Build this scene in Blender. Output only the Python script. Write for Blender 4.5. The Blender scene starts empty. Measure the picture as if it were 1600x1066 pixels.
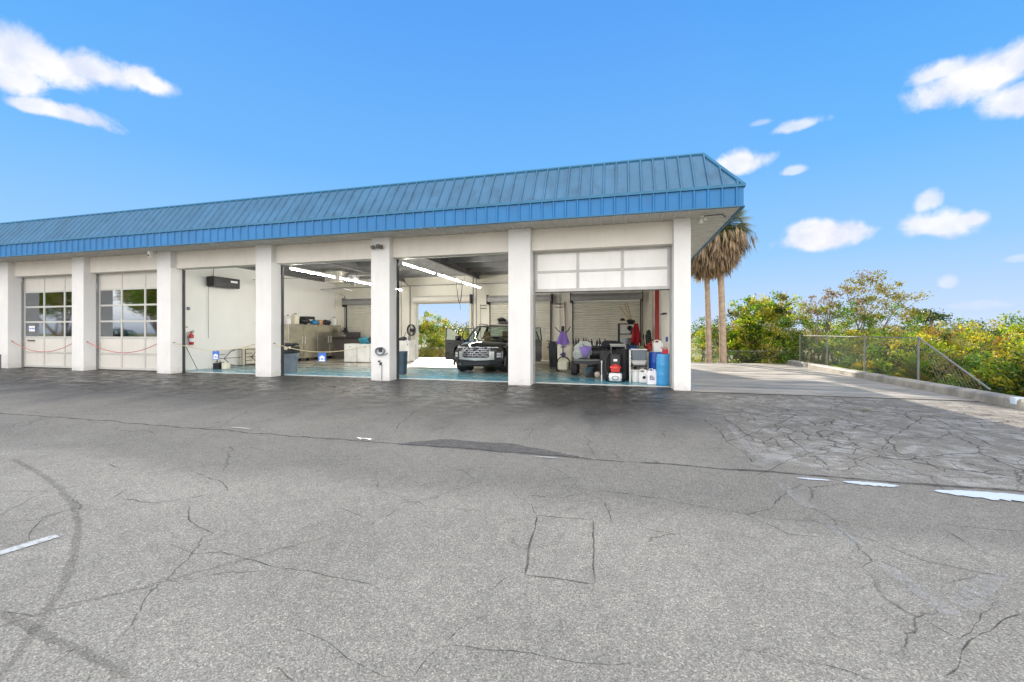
import bpy, math, random
from mathutils import Vector, Matrix
random.seed(7)
R = math.radians
sc = bpy.context.scene
C = sc.collection
PI = math.pi

# ------------------------------------------------------------------ surveying helpers
# world: X along the facade (right), Y away from the camera (square to the facade), Z up
F_, TH = 650.0, math.atan(650.0/2503.0)
CS, SN = math.cos(TH), math.sin(TH)
def T(x):
    a = (x-800.0)/F_
    return (a-650/2503.0)/(1+a*650/2503.0)
def U(x, w): return T(x)*w
def HZ(x, y, w): return 1.5+(519-y)*w*(CS-T(x)*SN)/F_
def G(x, y, h=0.0):
    z = F_*(1.5-h)/(y-519.0); X = (x-800.0)/F_*z
    return (X*CS-z*SN, X*SN+z*CS)

# ------------------------------------------------------------------ materials
def nt(m):
    m.use_nodes = True
    n = m.node_tree.nodes; l = m.node_tree.links
    return n, l, n['Principled BSDF']
def ramp(n, stops, interp='LINEAR'):
    r = n.new('ShaderNodeValToRGB'); r.color_ramp.interpolation = interp
    e = r.color_ramp.elements
    while len(e) > 1: e.remove(e[-1])
    for i, (p, c) in enumerate(stops):
        x = e[0] if i == 0 else e.new(p)
        x.position = p; x.color = c if len(c) == 4 else (*c, 1)
    return r
MATS = {}
def M(name, col=(.5,.5,.5), rough=.6, metal=0., var=.12, scale=3., bump=0., bscale=60., spec=.5, dirt=0., trans=0., coat=0.):
    if name in MATS: return MATS[name]
    m = bpy.data.materials.new(name); n, l, b = nt(m); MATS[name] = m
    g = n.new('ShaderNodeNewGeometry')
    nz = n.new('ShaderNodeTexNoise'); nz.inputs['Scale'].default_value = scale; nz.inputs['Detail'].default_value = 5
    l.new(g.outputs['Position'], nz.inputs['Vector'])
    lo = tuple(c*(1-var) for c in col); hi = tuple(min(1, c*(1+var)) for c in col)
    r = ramp(n, [(.3, lo), (.7, hi)]); l.new(nz.outputs['Fac'], r.inputs[0])
    out = r.outputs[0]
    if dirt:
        n2 = n.new('ShaderNodeTexNoise'); n2.inputs['Scale'].default_value = scale*2.7; n2.inputs['Detail'].default_value = 9; n2.inputs['Roughness'].default_value = .7
        mp = n.new('ShaderNodeMapping'); mp.inputs['Scale'].default_value = (1, 1, .25); l.new(g.outputs['Position'], mp.inputs[0]); l.new(mp.outputs[0], n2.inputs['Vector'])
        r2 = ramp(n, [(.5, (1,1,1)), (.78, (1-dirt, 1-dirt*1.08, 1-dirt*1.2))]); l.new(n2.outputs['Fac'], r2.inputs[0])
        mx = n.new('ShaderNodeMix'); mx.data_type = 'RGBA'; mx.blend_type = 'MULTIPLY'; mx.inputs[0].default_value = 1
        l.new(out, mx.inputs[6]); l.new(r2.outputs[0], mx.inputs[7]); out = mx.outputs[2]
    l.new(out, b.inputs['Base Color'])
    b.inputs['Roughness'].default_value = rough; b.inputs['Metallic'].default_value = metal
    b.inputs['Specular IOR Level'].default_value = spec
    if coat: b.inputs['Coat Weight'].default_value = coat; b.inputs['Coat Roughness'].default_value = .04
    if bump:
        bn = n.new('ShaderNodeTexNoise'); bn.inputs['Scale'].default_value = bscale; bn.inputs['Detail'].default_value = 4
        l.new(g.outputs['Position'], bn.inputs['Vector'])
        bp = n.new('ShaderNodeBump'); bp.inputs['Strength'].default_value = bump; bp.inputs['Distance'].default_value = .01
        l.new(bn.outputs['Fac'], bp.inputs['Height']); l.new(bp.outputs[0], b.inputs['Normal'])
    return m
def leafmat(name, cols, tr=.45):
    m = bpy.data.materials.new(name); n, l, b = nt(m); MATS[name] = m
    gi = n.new('ShaderNodeNewGeometry')
    k = len(cols)
    r = ramp(n, [(i/(k-1), c) for i, c in enumerate(cols)])
    l.new(gi.outputs['Random Per Island'], r.inputs[0])
    b.inputs['Roughness'].default_value = .45; b.inputs['Specular IOR Level'].default_value = .35
    l.new(r.outputs[0], b.inputs['Base Color'])
    t = n.new('ShaderNodeBsdfTranslucent')
    mx2 = n.new('ShaderNodeMix'); mx2.data_type = 'RGBA'; mx2.blend_type = 'MULTIPLY'; mx2.inputs[0].default_value = 1
    l.new(r.outputs[0], mx2.inputs[6]); mx2.inputs[7].default_value = (2.8, 2.4, .6, 1)
    l.new(mx2.outputs[2], t.inputs['Color'])
    mx = n.new('ShaderNodeMixShader'); mx.inputs[0].default_value = tr*.8
    l.new(b.outputs[0], mx.inputs[1]); l.new(t.outputs[0], mx.inputs[2])
    l.new(mx.outputs[0], n['Material Output'].inputs[0])
    return m
def emit(name, col, s):
    m = bpy.data.materials.new(name); n, l, b = nt(m)
    b.inputs['Base Color'].default_value = (*col, 1); b.inputs['Emission Color'].default_value = (*col, 1); b.inputs['Emission Strength'].default_value = s
    return m
def glassmat(name, tint, refl, rough=.02):
    m = bpy.data.materials.new(name); n, l, b = nt(m); MATS[name] = m
    t = n.new('ShaderNodeBsdfTransparent'); t.inputs[0].default_value = (*tint, 1)
    g = n.new('ShaderNodeBsdfGlossy'); g.inputs['Roughness'].default_value = rough; g.inputs[0].default_value = (.9,.95,1,1)
    fr = n.new('ShaderNodeFresnel'); fr.inputs[0].default_value = 1.5
    ma = n.new('ShaderNodeMath'); ma.operation = 'MULTIPLY_ADD'; ma.inputs[1].default_value = 1.0 if refl > .1 else .55; ma.inputs[2].default_value = refl
    ma.use_clamp = True
    l.new(fr.outputs[0], ma.inputs[0])
    mx = n.new('ShaderNodeMixShader'); l.new(ma.outputs[0], mx.inputs[0]); l.new(t.outputs[0], mx.inputs[1]); l.new(g.outputs[0], mx.inputs[2])
    l.new(mx.outputs[0], n['Material Output'].inputs[0])
    return m

WHITE = M('white_stucco', (.745,.735,.725), .8, var=.04, scale=1.3, bump=.45, bscale=70, dirt=.07)
def grime(m, top=.55, strength=.45):
    n, l = m.node_tree.nodes, m.node_tree.links; b = n['Principled BSDF']; src = b.inputs['Base Color'].links[0].from_socket
    g = n.new('ShaderNodeNewGeometry'); sp = n.new('ShaderNodeSeparateXYZ'); l.new(g.outputs['Position'], sp.inputs[0])
    nz = n.new('ShaderNodeTexNoise'); nz.inputs['Scale'].default_value = 6; nz.inputs['Detail'].default_value = 8; nz.inputs['Roughness'].default_value = .75; l.new(g.outputs['Position'], nz.inputs['Vector'])
    a = n.new('ShaderNodeMath'); a.operation = 'MULTIPLY_ADD'; l.new(nz.outputs['Fac'], a.inputs[0]); a.inputs[1].default_value = -top*1.6; l.new(sp.outputs['Z'], a.inputs[2])
    r = n.new('ShaderNodeMapRange'); l.new(a.outputs[0], r.inputs[0]); r.inputs[1].default_value = -top*1.1; r.inputs[2].default_value = -top*.35; r.inputs[3].default_value = strength; r.inputs[4].default_value = 0
    x = n.new('ShaderNodeMix'); x.data_type = 'RGBA'; x.blend_type = 'MULTIPLY'; l.new(r.outputs[0], x.inputs[0]); l.new(src, x.inputs[6]); x.inputs[7].default_value = (.42,.38,.33,1); l.new(x.outputs[2], b.inputs['Base Color'])
grime(WHITE)
HEAD = M('cream_stucco', (.76,.715,.65), .8, var=.04, scale=1.3, bump=.35, bscale=70, dirt=.08)
WALLIN = M('cream_wall_paint', (.85,.82,.74), .6, var=.04, scale=.8, dirt=.07)
WALLW = M('white_wall_paint', (.85,.85,.82), .6, var=.03, scale=.8, dirt=.04)
BLUE = M('blue_roof_metal', (.042,.135,.245), .46, .1, var=.14, scale=1.1, dirt=.40)
BLUE2 = M('bright_blue_fascia_metal', (.004,.142,.37), .42, .05, var=.10, scale=1.4, dirt=.12)
SOFF = M('grey_soffit_metal', (.56,.55,.52), .6, .0, var=.06, scale=2, dirt=.32)
DOORP = M('door_panel_paint', (.66,.635,.585), .5, var=.03, scale=1, dirt=.10)
DOORF = M('door_frame_aluminium', (.58,.57,.54), .4, .2, var=.05)
ROLL = M('roll_door_slats', (.68,.66,.58), .45, .1, var=.05, scale=2, dirt=.15)
DARK = M('dark_iron', (.05,.05,.055), .5, .3)
BLACKP = M('black_plastic', (.018,.018,.02), .45)
BLACKG = M('black_gloss_paint', (.008,.009,.010), .12, .0, coat=1.0, var=.05)
CLAD = M('grey_black_cladding', (.03,.03,.033), .6)
RUB = M('tyre_rubber', (.02,.02,.021), .8, bump=.2)
CHROME = M('dark_chrome', (.34,.35,.38), .3, .85)
SILV = M('silver_metal', (.62,.62,.6), .35, .85, var=.08)
STEEL = M('stainless_steel', (.56,.53,.45), .26, .85, var=.16, scale=2.2)
GREYP = M('grey_plastic', (.19,.22,.26), .5)
WPL = M('white_plastic', (.76,.76,.74), .4, dirt=.08)
CREAMP = M('cream_plastic', (.72,.69,.56), .45, dirt=.12)
BEIGE = M('beige_paint', (.62,.55,.40), .6)
RED = M('red_paint', (.42,.035,.03), .45, dirt=.3)
REDC = M('crimson_cloth', (.30,.01,.02), .9)
PURP = M('purple_cloth', (.22,.13,.42), .95, bump=.5, bscale=30)
TEAL = M('teal_fabric', (.03,.22,.30), .8)
NAVY = M('navy_tarp', (.02,.08,.24), .6)
BARB = M('light_blue_plastic', (.06,.33,.66), .35, var=.08)
BARD = M('deep_blue_plastic', (.01,.09,.48), .35)
SIGNB = M('sign_blue', (.05,.17,.62), .4)
SIGNW = M('sign_white', (.85,.87,.9), .4)
WOOD = M('bare_wood', (.48,.36,.20), .7, scale=8)
BROWN = M('brown_card', (.26,.17,.09), .8)
ROPE = M('red_plastic_chain', (.50,.14,.13), .6)
ROPEY = M('pale_rope', (.60,.52,.33), .8)
PIPE = M('grey_conduit', (.30,.30,.30), .45, .5)
DECK = M('grey_roof_deck', (.30,.30,.30), .6, .2)
BEAM = M('grey_steel_beam', (.17,.17,.175), .55, .3)
GALV = M('galvanised_steel', (.20,.205,.20), .65, .2, var=.15, scale=9)
GREYB = M('grey_bag', (.42,.45,.43), .5, var=.25, scale=9)
GREEN = M('green_plastic', (.10,.28,.05), .5)
TRUNK = M('grey_brown_bark', (.22,.17,.13), .9, var=.3, scale=9, bump=.8, bscale=25)
PTRUNK = M('palm_bark', (.40,.30,.22), .95, var=.25, scale=7, bump=1, bscale=18)
GLS = glassmat('door_glass', (.80,.83,.84), .26, .035)
CGL = glassmat('car_glass', (.62,.70,.66), -.02)
LENS = M('lamp_lens', (.75,.78,.8), .12, .3)

# ------------------------------------------------------------------ mesh builder
class MB:
    def __init__(s): s.v = []; s.f = []; s.mi = []
    def add(s, vs, fs, k=0):
        o = len(s.v); s.v += [tuple(p) for p in vs]
        for f in fs: s.f.append([i+o for i in f]); s.mi.append(k)
        return s
    def box(s, x0, x1, y0, y1, z0, z1, k=0):
        vs = [(x0,y0,z0),(x1,y0,z0),(x1,y1,z0),(x0,y1,z0),(x0,y0,z1),(x1,y0,z1),(x1,y1,z1),(x0,y1,z1)]
        return s.add(vs, [(0,3,2,1),(4,5,6,7),(0,1,5,4),(1,2,6,5),(2,3,7,6),(3,0,4,7)], k)
    def obox(s, c, size, rot=(0,0,0), k=0):
        from mathutils import Euler
        m = Euler(rot).to_matrix(); c = Vector(c)
        hx, hy, hz = size[0]/2, size[1]/2, size[2]/2
        vs = [c+m@Vector(p) for p in [(-hx,-hy,-hz),(hx,-hy,-hz),(hx,hy,-hz),(-hx,hy,-hz),(-hx,-hy,hz),(hx,-hy,hz),(hx,hy,hz),(-hx,hy,hz)]]
        return s.add(vs, [(0,3,2,1),(4,5,6,7),(0,1,5,4),(1,2,6,5),(2,3,7,6),(3,0,4,7)], k)
    def rbox(s, x0, x1, y0, y1, z0, z1, r=.03, k=0, n=3, taper=1.0):
        # box with rounded vertical corners and softened top and bottom edges
        def ring(x0, x1, y0, y1, r, z):
            out = []
            for cx, cy, a0 in ((x1-r,y1-r,0),(x0+r,y1-r,90),(x0+r,y0+r,180),(x1-r,y0+r,270)):
                for i in range(n+1):
                    a = R(a0+90*i/n); out.append((cx+r*math.cos(a), cy+r*math.sin(a), z))
            return out
        e = r*.4; m = 4*(n+1); vs = []
        cx, cy = (x0+x1)/2, (y0+y1)/2
        for z, ins in ((z0, e), (z0+e, 0), (z1-e, 0), (z1, e)):
            t = taper+(1-taper)*(z-z0)/(z1-z0)
            vs += ring(cx+(x0-cx)*t+ins, cx+(x1-cx)*t-ins, cy+(y0-cy)*t+ins, cy+(y1-cy)*t-ins, max(.001, r-ins), z)
        fs = [tuple(range(m))[::-1], tuple(range(3*m, 4*m))]
        for j in range(3):
            for i in range(m): fs.append((j*m+i, j*m+(i+1)%m, (j+1)*m+(i+1)%m, (j+1)*m+i))
        return s.add(vs, fs, k)
    def tube(s, pts, r, n=6, k=0, cap=True):
        pts = [Vector(p) for p in pts]; rs = r if isinstance(r, (list, tuple)) else [r]*len(pts)
        vs = []; fs = []
        up = None
        for i, p in enumerate(pts):
            d = (pts[min(i+1, len(pts)-1)]-pts[max(i-1, 0)])
            if d.length < 1e-9: d = Vector((0,0,1))
            d.normalize()
            if up is None: up = Vector((0,0,1)) if abs(d.z) < .9 else Vector((1,0,0))
            a = d.cross(up)
            if a.length < 1e-4: a = d.cross(Vector((0,1,0)))
            a.normalize(); b = d.cross(a).normalized(); up = -b if False else up
            for j in range(n):
                t = 2*PI*j/n; vs.append(p+(a*math.cos(t)+b*math.sin(t))*rs[i])
        for i in range(len(pts)-1):
            for j in range(n): fs.append((i*n+j, i*n+(j+1)%n, (i+1)*n+(j+1)%n, (i+1)*n+j))
        if cap: fs += [tuple(range(n)), tuple(range((len(pts)-1)*n, len(pts)*n))[::-1]]
        return s.add(vs, fs, k)
    def lathe(s, c, prof, n=16, k=0, axis='z'):
        vs = []; fs = []
        for r, h in prof:
            for j in range(n):
                a = 2*PI*j/n; p = (r*math.cos(a), r*math.sin(a), h)
                if axis == 'x': p = (h, p[0], p[1])
                elif axis == 'y': p = (p[0], h, p[1])
                vs.append((c[0]+p[0], c[1]+p[1], c[2]+p[2]))
        for i in range(len(prof)-1):
            for j in range(n): fs.append((i*n+j, i*n+(j+1)%n, (i+1)*n+(j+1)%n, (i+1)*n+j))
        if prof[0][0] > 1e-4: fs.append(tuple(range(n))[::-1])
        if prof[-1][0] > 1e-4: fs.append(tuple(range((len(prof)-1)*n, len(prof)*n)))
        return s.add(vs, fs, k)
    def prism(s, poly, axis, a, b, k=0):
        # poly in the other two axes
        def P(p, t):
            return (t, p[0], p[1]) if axis == 'x' else ((p[0], t, p[1]) if axis == 'y' else (p[0], p[1], t))
        n = len(poly); vs = [P(p, a) for p in poly]+[P(p, b) for p in poly]
        fs = [tuple(range(n)), tuple(range(n, 2*n))[::-1]]+[(i, n+i, n+(i+1)%n, (i+1)%n) for i in range(n)]
        return s.add(vs, fs, k)
    def grid(s, nu, nv, fn, k=0):
        vs = [fn(i/(nu-1), j/(nv-1)) for i in range(nu) for j in range(nv)]
        return s.add(vs, [(i*nv+j, (i+1)*nv+j, (i+1)*nv+j+1, i*nv+j+1) for i in range(nu-1) for j in range(nv-1)], k)
    def blob(s, c, r, seed=0, amp=.25, nu=12, nv=9, k=0, flat=0):
        rn = random.Random(seed); ph = [(rn.uniform(1,4), rn.uniform(1,4), rn.uniform(0,6)) for _ in range(4)]
        def fn(u, v):
            a = 2*PI*u; b = PI*(v-.5); d = 1+amp*sum(math.sin(p*a*1.0//1*1+0) * 0 for p, q, w in ph)
            x, y, z = math.cos(a)*math.cos(b), math.sin(a)*math.cos(b), math.sin(b)
            d = 1+amp*.5*sum(math.sin(p*x*2+q*y*2+w*z+w) for p, q, w in ph)/1.6
            z *= d; z = max(z, -flat) if flat else z
            return (c[0]+x*d*r[0], c[1]+y*d*r[1], c[2]+z*r[2])
        return s.grid(nu+1, nv, fn, k)
    def build(s, name, mats, parent=None, smooth=None, bevel=0, fix=True):
        me = bpy.data.meshes.new(name); me.from_pydata(s.v, [], s.f)
        if not isinstance(mats, (list, tuple)): mats = [mats]
        for m in mats: me.materials.append(m)
        if len(mats) > 1: me.polygons.foreach_set('material_index', s.mi)
        if fix and len(s.f) < 20000:
            import bmesh
            bm = bmesh.new(); bm.from_mesh(me); bmesh.ops.recalc_face_normals(bm, faces=bm.faces); bm.to_mesh(me); bm.free()
        if smooth is not None:
            me.polygons.foreach_set('use_smooth', [True]*len(me.polygons)); me.set_sharp_from_angle(angle=R(smooth))
        me.update()
        o = bpy.data.objects.new(name, me); C.objects.link(o)
        if parent: o.parent = parent
        if bevel:
            b = o.modifiers.new('bevel', 'BEVEL'); b.width = bevel; b.segments = 2; b.limit_method = 'ANGLE'
        return o
def tag(o, label, cat, group=None):
    o['label'] = label; o['category'] = cat
    if group: o['group'] = group
    return o
def thing(name, label, cat, loc=(0,0,0), rz=0, group=None):
    o = bpy.data.objects.new(name, None); C.objects.link(o); o.location = loc; o.rotation_euler = (0,0,rz); o.empty_display_size = .1
    return tag(o, label, cat, group)
def struct(o): o['kind'] = 'structure'; return o
def copy_tree(o, parent=None):
    c = o.copy(); C.objects.link(c); c.parent = parent
    for ch in [q for q in list(bpy.data.objects) if q.parent == o]: copy_tree(ch, c)
    return c
CH = {}
def lab(o, label, group=None):
    o['label'] = label
    if group: o['group'] = group
    return o

# ------------------------------------------------------------------ asphalt material
def asphalt_material():
    m = bpy.data.materials.new('weathered_asphalt'); n, l, b = nt(m)
    g = n.new('ShaderNodeNewGeometry'); pos = g.outputs['Position']
    sep = n.new('ShaderNodeSeparateXYZ'); l.new(pos, sep.inputs[0])
    def noise(scale, det=4, rough=.5, dist=0, vec=None):
        t = n.new('ShaderNodeTexNoise'); t.inputs['Scale'].default_value = scale; t.inputs['Detail'].default_value = det
        t.inputs['Roughness'].default_value = rough; t.inputs['Distortion'].default_value = dist
        l.new(vec or pos, t.inputs['Vector']); return t
    def math_(op, a, b_=None, c=None, clamp=False):
        t = n.new('ShaderNodeMath'); t.operation = op; t.use_clamp = clamp
        for i, q in enumerate((a, b_, c)):
            if q is None: continue
            if isinstance(q, (int, float)): t.inputs[i].default_value = q
            else: l.new(q, t.inputs[i])
        return t.outputs[0]
    def smooth(val, a, c, lo=0., hi=1.):
        t = n.new('ShaderNodeMapRange'); t.interpolation_type = 'SMOOTHSTEP'
        l.new(val, t.inputs[0]); t.inputs[1].default_value = a; t.inputs[2].default_value = c; t.inputs[3].default_value = lo; t.inputs[4].default_value = hi
        return t.outputs[0]
    def mul(a, f, fac=1.0):
        t = n.new('ShaderNodeMix'); t.data_type = 'RGBA'; t.blend_type = 'MULTIPLY'
        if isinstance(fac, (int, float)): t.inputs[0].default_value = fac
        else: l.new(fac, t.inputs[0])
        l.new(a, t.inputs[6])
        if isinstance(f, tuple): t.inputs[7].default_value = (*f, 1)
        else: l.new(f, t.inputs[7])
        return t.outputs[2]
    # base with large soft patches
    big = noise(.55, 8, .68)
    r0 = ramp(n, [(.3, (.285,.264,.224)), (.5, (.348,.323,.274)), (.72, (.410,.380,.322))]); l.new(big.outputs['Fac'], r0.inputs[0])
    col = r0.outputs[0]
    # aggregate speckle: two sizes of stone
    vo = n.new('ShaderNodeTexVoronoi'); vo.inputs['Scale'].default_value = 165; l.new(pos, vo.inputs['Vector'])
    sv = n.new('ShaderNodeSeparateColor'); l.new(vo.outputs['Color'], sv.inputs[0])
    rs = ramp(n, [(0, (.55,.55,.55)), (.35, (.84,.84,.84)), (.75, (1.05,1.05,1.04)), (.92, (1.35,1.33,1.29)), (1, (1.8,1.76,1.68))]); l.new(sv.outputs[0], rs.inputs[0])
    col = mul(col, rs.outputs[0])
    v2 = noise(60, 8, .8); r2 = ramp(n, [(.3, (.66,.66,.665)), (.5, (1,1,1)), (.7, (1.30,1.30,1.28))]); l.new(v2.outputs['Fac'], r2.inputs[0])
    col = mul(col, r2.outputs[0])
    v3 = noise(9, 5, .7); r3 = ramp(n, [(.3, (.88,.88,.89)), (.7, (1.10,1.10,1.09))]); l.new(v3.outputs['Fac'], r3.inputs[0])
    col = mul(col, r3.outputs[0])
    # darker towards the garage in two steps, ragged front edge
    en = noise(.55, 6, .65)
    ye = math_('MULTIPLY_ADD', en.outputs['Fac'], 2.2, math_('SUBTRACT', sep.outputs['Y'], 1.1))
    band = smooth(ye, 3.35, 3.9)
    col = mul(col, (.72,.72,.725), band)
    col = mul(col, (.74,.745,.76), smooth(ye, 5.2, 8.2))
    # damp apron in front of the bays (streaky, drying)
    mp = n.new('ShaderNodeMapping'); mp.inputs['Scale'].default_value = (1.1, .35, 1); l.new(pos, mp.inputs[0])
    wn = noise(.75, 7, .62, .4, mp.outputs[0])
    yw = math_('MULTIPLY_ADD', wn.outputs['Fac'], 5.0, math_('SUBTRACT', sep.outputs['Y'], 2.5))
    damp = smooth(yw, 5.4, 9.4)
    xr = smooth(sep.outputs['X'], .6, 2.2, 1, .12)
    damp = math_('MULTIPLY', damp, xr)
    col = mul(col, (.15,.155,.172), damp)
    # dark ragged strip right beside the slab
    e2 = noise(1.4, 7, .7)
    yz = math_('MULTIPLY_ADD', e2.outputs['Fac'], 1.2, math_('SUBTRACT', sep.outputs['Y'], .6))
    strip = math_('MULTIPLY', smooth(yz, 10.5, 11.2), xr)
    col = mul(col, (.62,.62,.63), strip)
    # block cracking, strong in the right-hand apron and sparse elsewhere
    dn = noise(1.1, 5, .6)
    ad = n.new('ShaderNodeVectorMath'); ad.operation = 'MULTIPLY_ADD'; l.new(dn.outputs['Color'], ad.inputs[0]); ad.inputs[1].default_value = (.55,.55,0); l.new(pos, ad.inputs[2])
    def cracks(scale, wid):
        v = n.new('ShaderNodeTexVoronoi'); v.feature = 'DISTANCE_TO_EDGE'; v.inputs['Scale'].default_value = scale; l.new(ad.outputs[0], v.inputs['Vector'])
        return smooth(v.outputs['Distance'], wid*.35, wid, 1, 0)
    mx = smooth(sep.outputs['X'], .8, 2.2); my = smooth(ye, 4.9, 5.5)
    area = math_('MULTIPLY', mx, my)
    mk = smooth(noise(.5, 3).outputs['Fac'], .42, .6)
    c1 = math_('MULTIPLY', math_('MULTIPLY', cracks(1.15, .013), area), .8)
    c2 = math_('MULTIPLY', math_('MULTIPLY', cracks(2.9, .022), area), mk)
    c3 = math_('MULTIPLY', math_('MULTIPLY', cracks(.42, .0075), smooth(noise(.31, 3).outputs['Fac'], .50, .56)), .3)
    c5 = math_('MULTIPLY', math_('MULTIPLY', cracks(1.05, .0075), smooth(noise(.9, 4).outputs['Fac'], .50, .60)), .55)
    c4 = math_('MULTIPLY', math_('MULTIPLY', cracks(3.2, .03), damp), smooth(noise(.6, 3).outputs['Fac'], .5, .62))
    ca = math_('MAXIMUM', c5, math_('MAXIMUM', math_('MAXIMUM', c1, c2), math_('MAXIMUM', c3, c4)))
    col = mul(col, (.26,.25,.24), ca)
    # paler, shinier film patches over the right apron
    fn = noise(2.6, 10, .72, .6); film = math_('MULTIPLY', math_('MULTIPLY', smooth(fn.outputs['Fac'], .47, .60), area), .75)
    col = mul(col, (1.75,1.78,1.86), film)
    # small oil spots
    ov = n.new('ShaderNodeTexVoronoi'); ov.inputs['Scale'].default_value = 1.1; ov.inputs['Randomness'].default_value = 1; l.new(ad.outputs[0], ov.inputs['Vector'])
    os_ = smooth(ov.outputs['Distance'], .03, .10, .5, 0)
    col = mul(col, (.45,.42,.40), os_)
    l.new(col, b.inputs['Base Color'])
    # roughness: damp parts shine
    rn = noise(2.6, 6, .7); wetn = smooth(rn.outputs['Fac'], .38, .62)
    ro = math_('MULTIPLY', math_('MAXIMUM', math_('MULTIPLY', damp, math_('MULTIPLY_ADD', wetn, .45, .45)), math_('MULTIPLY', film, .5)), .72)
    ro = math_('SUBTRACT', .88, ro)
    l.new(ro, b.inputs['Roughness']); b.inputs['Specular IOR Level'].default_value = .42
    bp = n.new('ShaderNodeBump'); bp.inputs['Strength'].default_value = .8; bp.inputs['Distance'].default_value = .006
    hh = math_('SUBTRACT', math_('ADD', math_('MULTIPLY', sv.outputs[0], .5), v2.outputs['Fac']), math_('MULTIPLY', ca, 2.5))
    dry = math_('SUBTRACT', 1.0, math_('MULTIPLY', damp, .55))
    l.new(math_('MULTIPLY', hh, dry), bp.inputs['Height']); l.new(bp.outputs[0], b.inputs['Normal'])
    return m
ASPH = asphalt_material()

def concrete_material(name, base, wet=0):
    m = bpy.data.materials.new(name); n, l, b = nt(m)
    g = n.new('ShaderNodeNewGeometry')
    mp = n.new('ShaderNodeMapping'); mp.inputs['Scale'].default_value = (.45, 2.2, 1); l.new(g.outputs['Position'], mp.inputs[0])
    a = n.new('ShaderNodeTexNoise'); a.inputs['Scale'].default_value = .9; a.inputs['Detail'].default_value = 7; a.inputs['Roughness'].default_value = .65; l.new(mp.outputs[0], a.inputs['Vector'])
    r = ramp(n, [(.3, tuple(c*.42 for c in base)), (.45, tuple(c*.72 for c in base)), (.56, base), (.7, tuple(c*1.12 for c in base))]); l.new(a.outputs['Fac'], r.inputs[0])
    c = n.new('ShaderNodeTexNoise'); c.inputs['Scale'].default_value = 45; c.inputs['Detail'].default_value = 5; l.new(g.outputs['Position'], c.inputs['Vector'])
    r2 = ramp(n, [(.35, (.82,.82,.82)), (.65, (1.1,1.1,1.1))]); l.new(c.outputs['Fac'], r2.inputs[0])
    mx = n.new('ShaderNodeMix'); mx.data_type = 'RGBA'; mx.blend_type = 'MULTIPLY'; mx.inputs[0].default_value = 1
    l.new(r.outputs[0], mx.inputs[6]); l.new(r2.outputs[0], mx.inputs[7]); l.new(mx.outputs[2], b.inputs['Base Color'])
    rr = ramp(n, [(.42, (.42-.1*wet,)*3), (.62, (.85,)*3)]); l.new(a.outputs['Fac'], rr.inputs[0]); l.new(rr.outputs[0], b.inputs['Roughness'])
    bp = n.new('ShaderNodeBump'); bp.inputs['Strength'].default_value = .3; bp.inputs['Distance'].default_value = .01; l.new(c.outputs['Fac'], bp.inputs['Height']); l.new(bp.outputs[0], b.inputs['Normal'])
    return m
CONC = concrete_material('driveway_concrete', (.31,.285,.25), 1)
KERB = concrete_material('kerb_concrete', (.36,.33,.28))

def floor_material():
    m = bpy.data.materials.new('blue_floor_paint'); n, l, b = nt(m)
    g = n.new('ShaderNodeNewGeometry'); pos = g.outputs['Position']
    sep = n.new('ShaderNodeSeparateXYZ'); l.new(pos, sep.inputs[0])
    mp = n.new('ShaderNodeMapping'); mp.inputs['Scale'].default_value = (.5, 1.5, 1); l.new(pos, mp.inputs[0])
    a = n.new('ShaderNodeTexNoise'); a.inputs['Scale'].default_value = 1.0; a.inputs['Detail'].default_value = 7; a.inputs['Roughness'].default_value = .6; a.inputs['Distortion'].default_value = .5; l.new(mp.outputs[0], a.inputs['Vector'])
    # paint worn off towards the back of the bays
    ad = n.new('ShaderNodeMath'); ad.operation = 'MULTIPLY_ADD'; l.new(sep.outputs['Y'], ad.inputs[0]); ad.inputs[1].default_value = .085; ad.inputs[2].default_value = -1.12
    ad2 = n.new('ShaderNodeMath'); ad2.operation = 'ADD'; l.new(ad.outputs[0], ad2.inputs[0]); l.new(a.outputs['Fac'], ad2.inputs[1])
    r = ramp(n, [(.36, (.075,.29,.42)), (.46, (.11,.28,.34)), (.62, (.17,.21,.20)), (.85, (.38,.34,.27))]); l.new(ad2.outputs[0], r.inputs[0])
    e = n.new('ShaderNodeTexNoise'); e.inputs['Scale'].default_value = 7; e.inputs['Detail'].default_value = 6; l.new(pos, e.inputs['Vector'])
    ed = n.new('ShaderNodeMath'); ed.operation = 'MULTIPLY_ADD'; l.new(e.outputs['Fac'], ed.inputs[0]); ed.inputs[1].default_value = -.30; l.new(sep.outputs['Y'], ed.inputs[2])
    er = n.new('ShaderNodeMapRange'); l.new(ed.outputs[0], er.inputs[0]); er.inputs[1].default_value = 11.90; er.inputs[2].default_value = 11.97; er.inputs[3].default_value = 1; er.inputs[4].default_value = 0
    mx = n.new('ShaderNodeMix'); mx.data_type = 'RGBA'; l.new(er.outputs[0], mx.inputs[0]); l.new(r.outputs[0], mx.inputs[6]); mx.inputs[7].default_value = (.50,.52,.50,1)
    l.new(mx.outputs[2], b.inputs['Base Color'])
    rr = ramp(n, [(.35, (.16,)*3), (.7, (.42,)*3)]); l.new(a.outputs['Fac'], rr.inputs[0]); l.new(rr.outputs[0], b.inputs['Roughness'])
    bp = n.new('ShaderNodeBump'); bp.inputs['Strength'].default_value = .12; bp.inputs['Distance'].default_value = .02; l.new(a.outputs['Fac'], bp.inputs['Height']); l.new(bp.outputs[0], b.inputs['Normal'])
    return m
FLOOR = floor_material()

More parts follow.
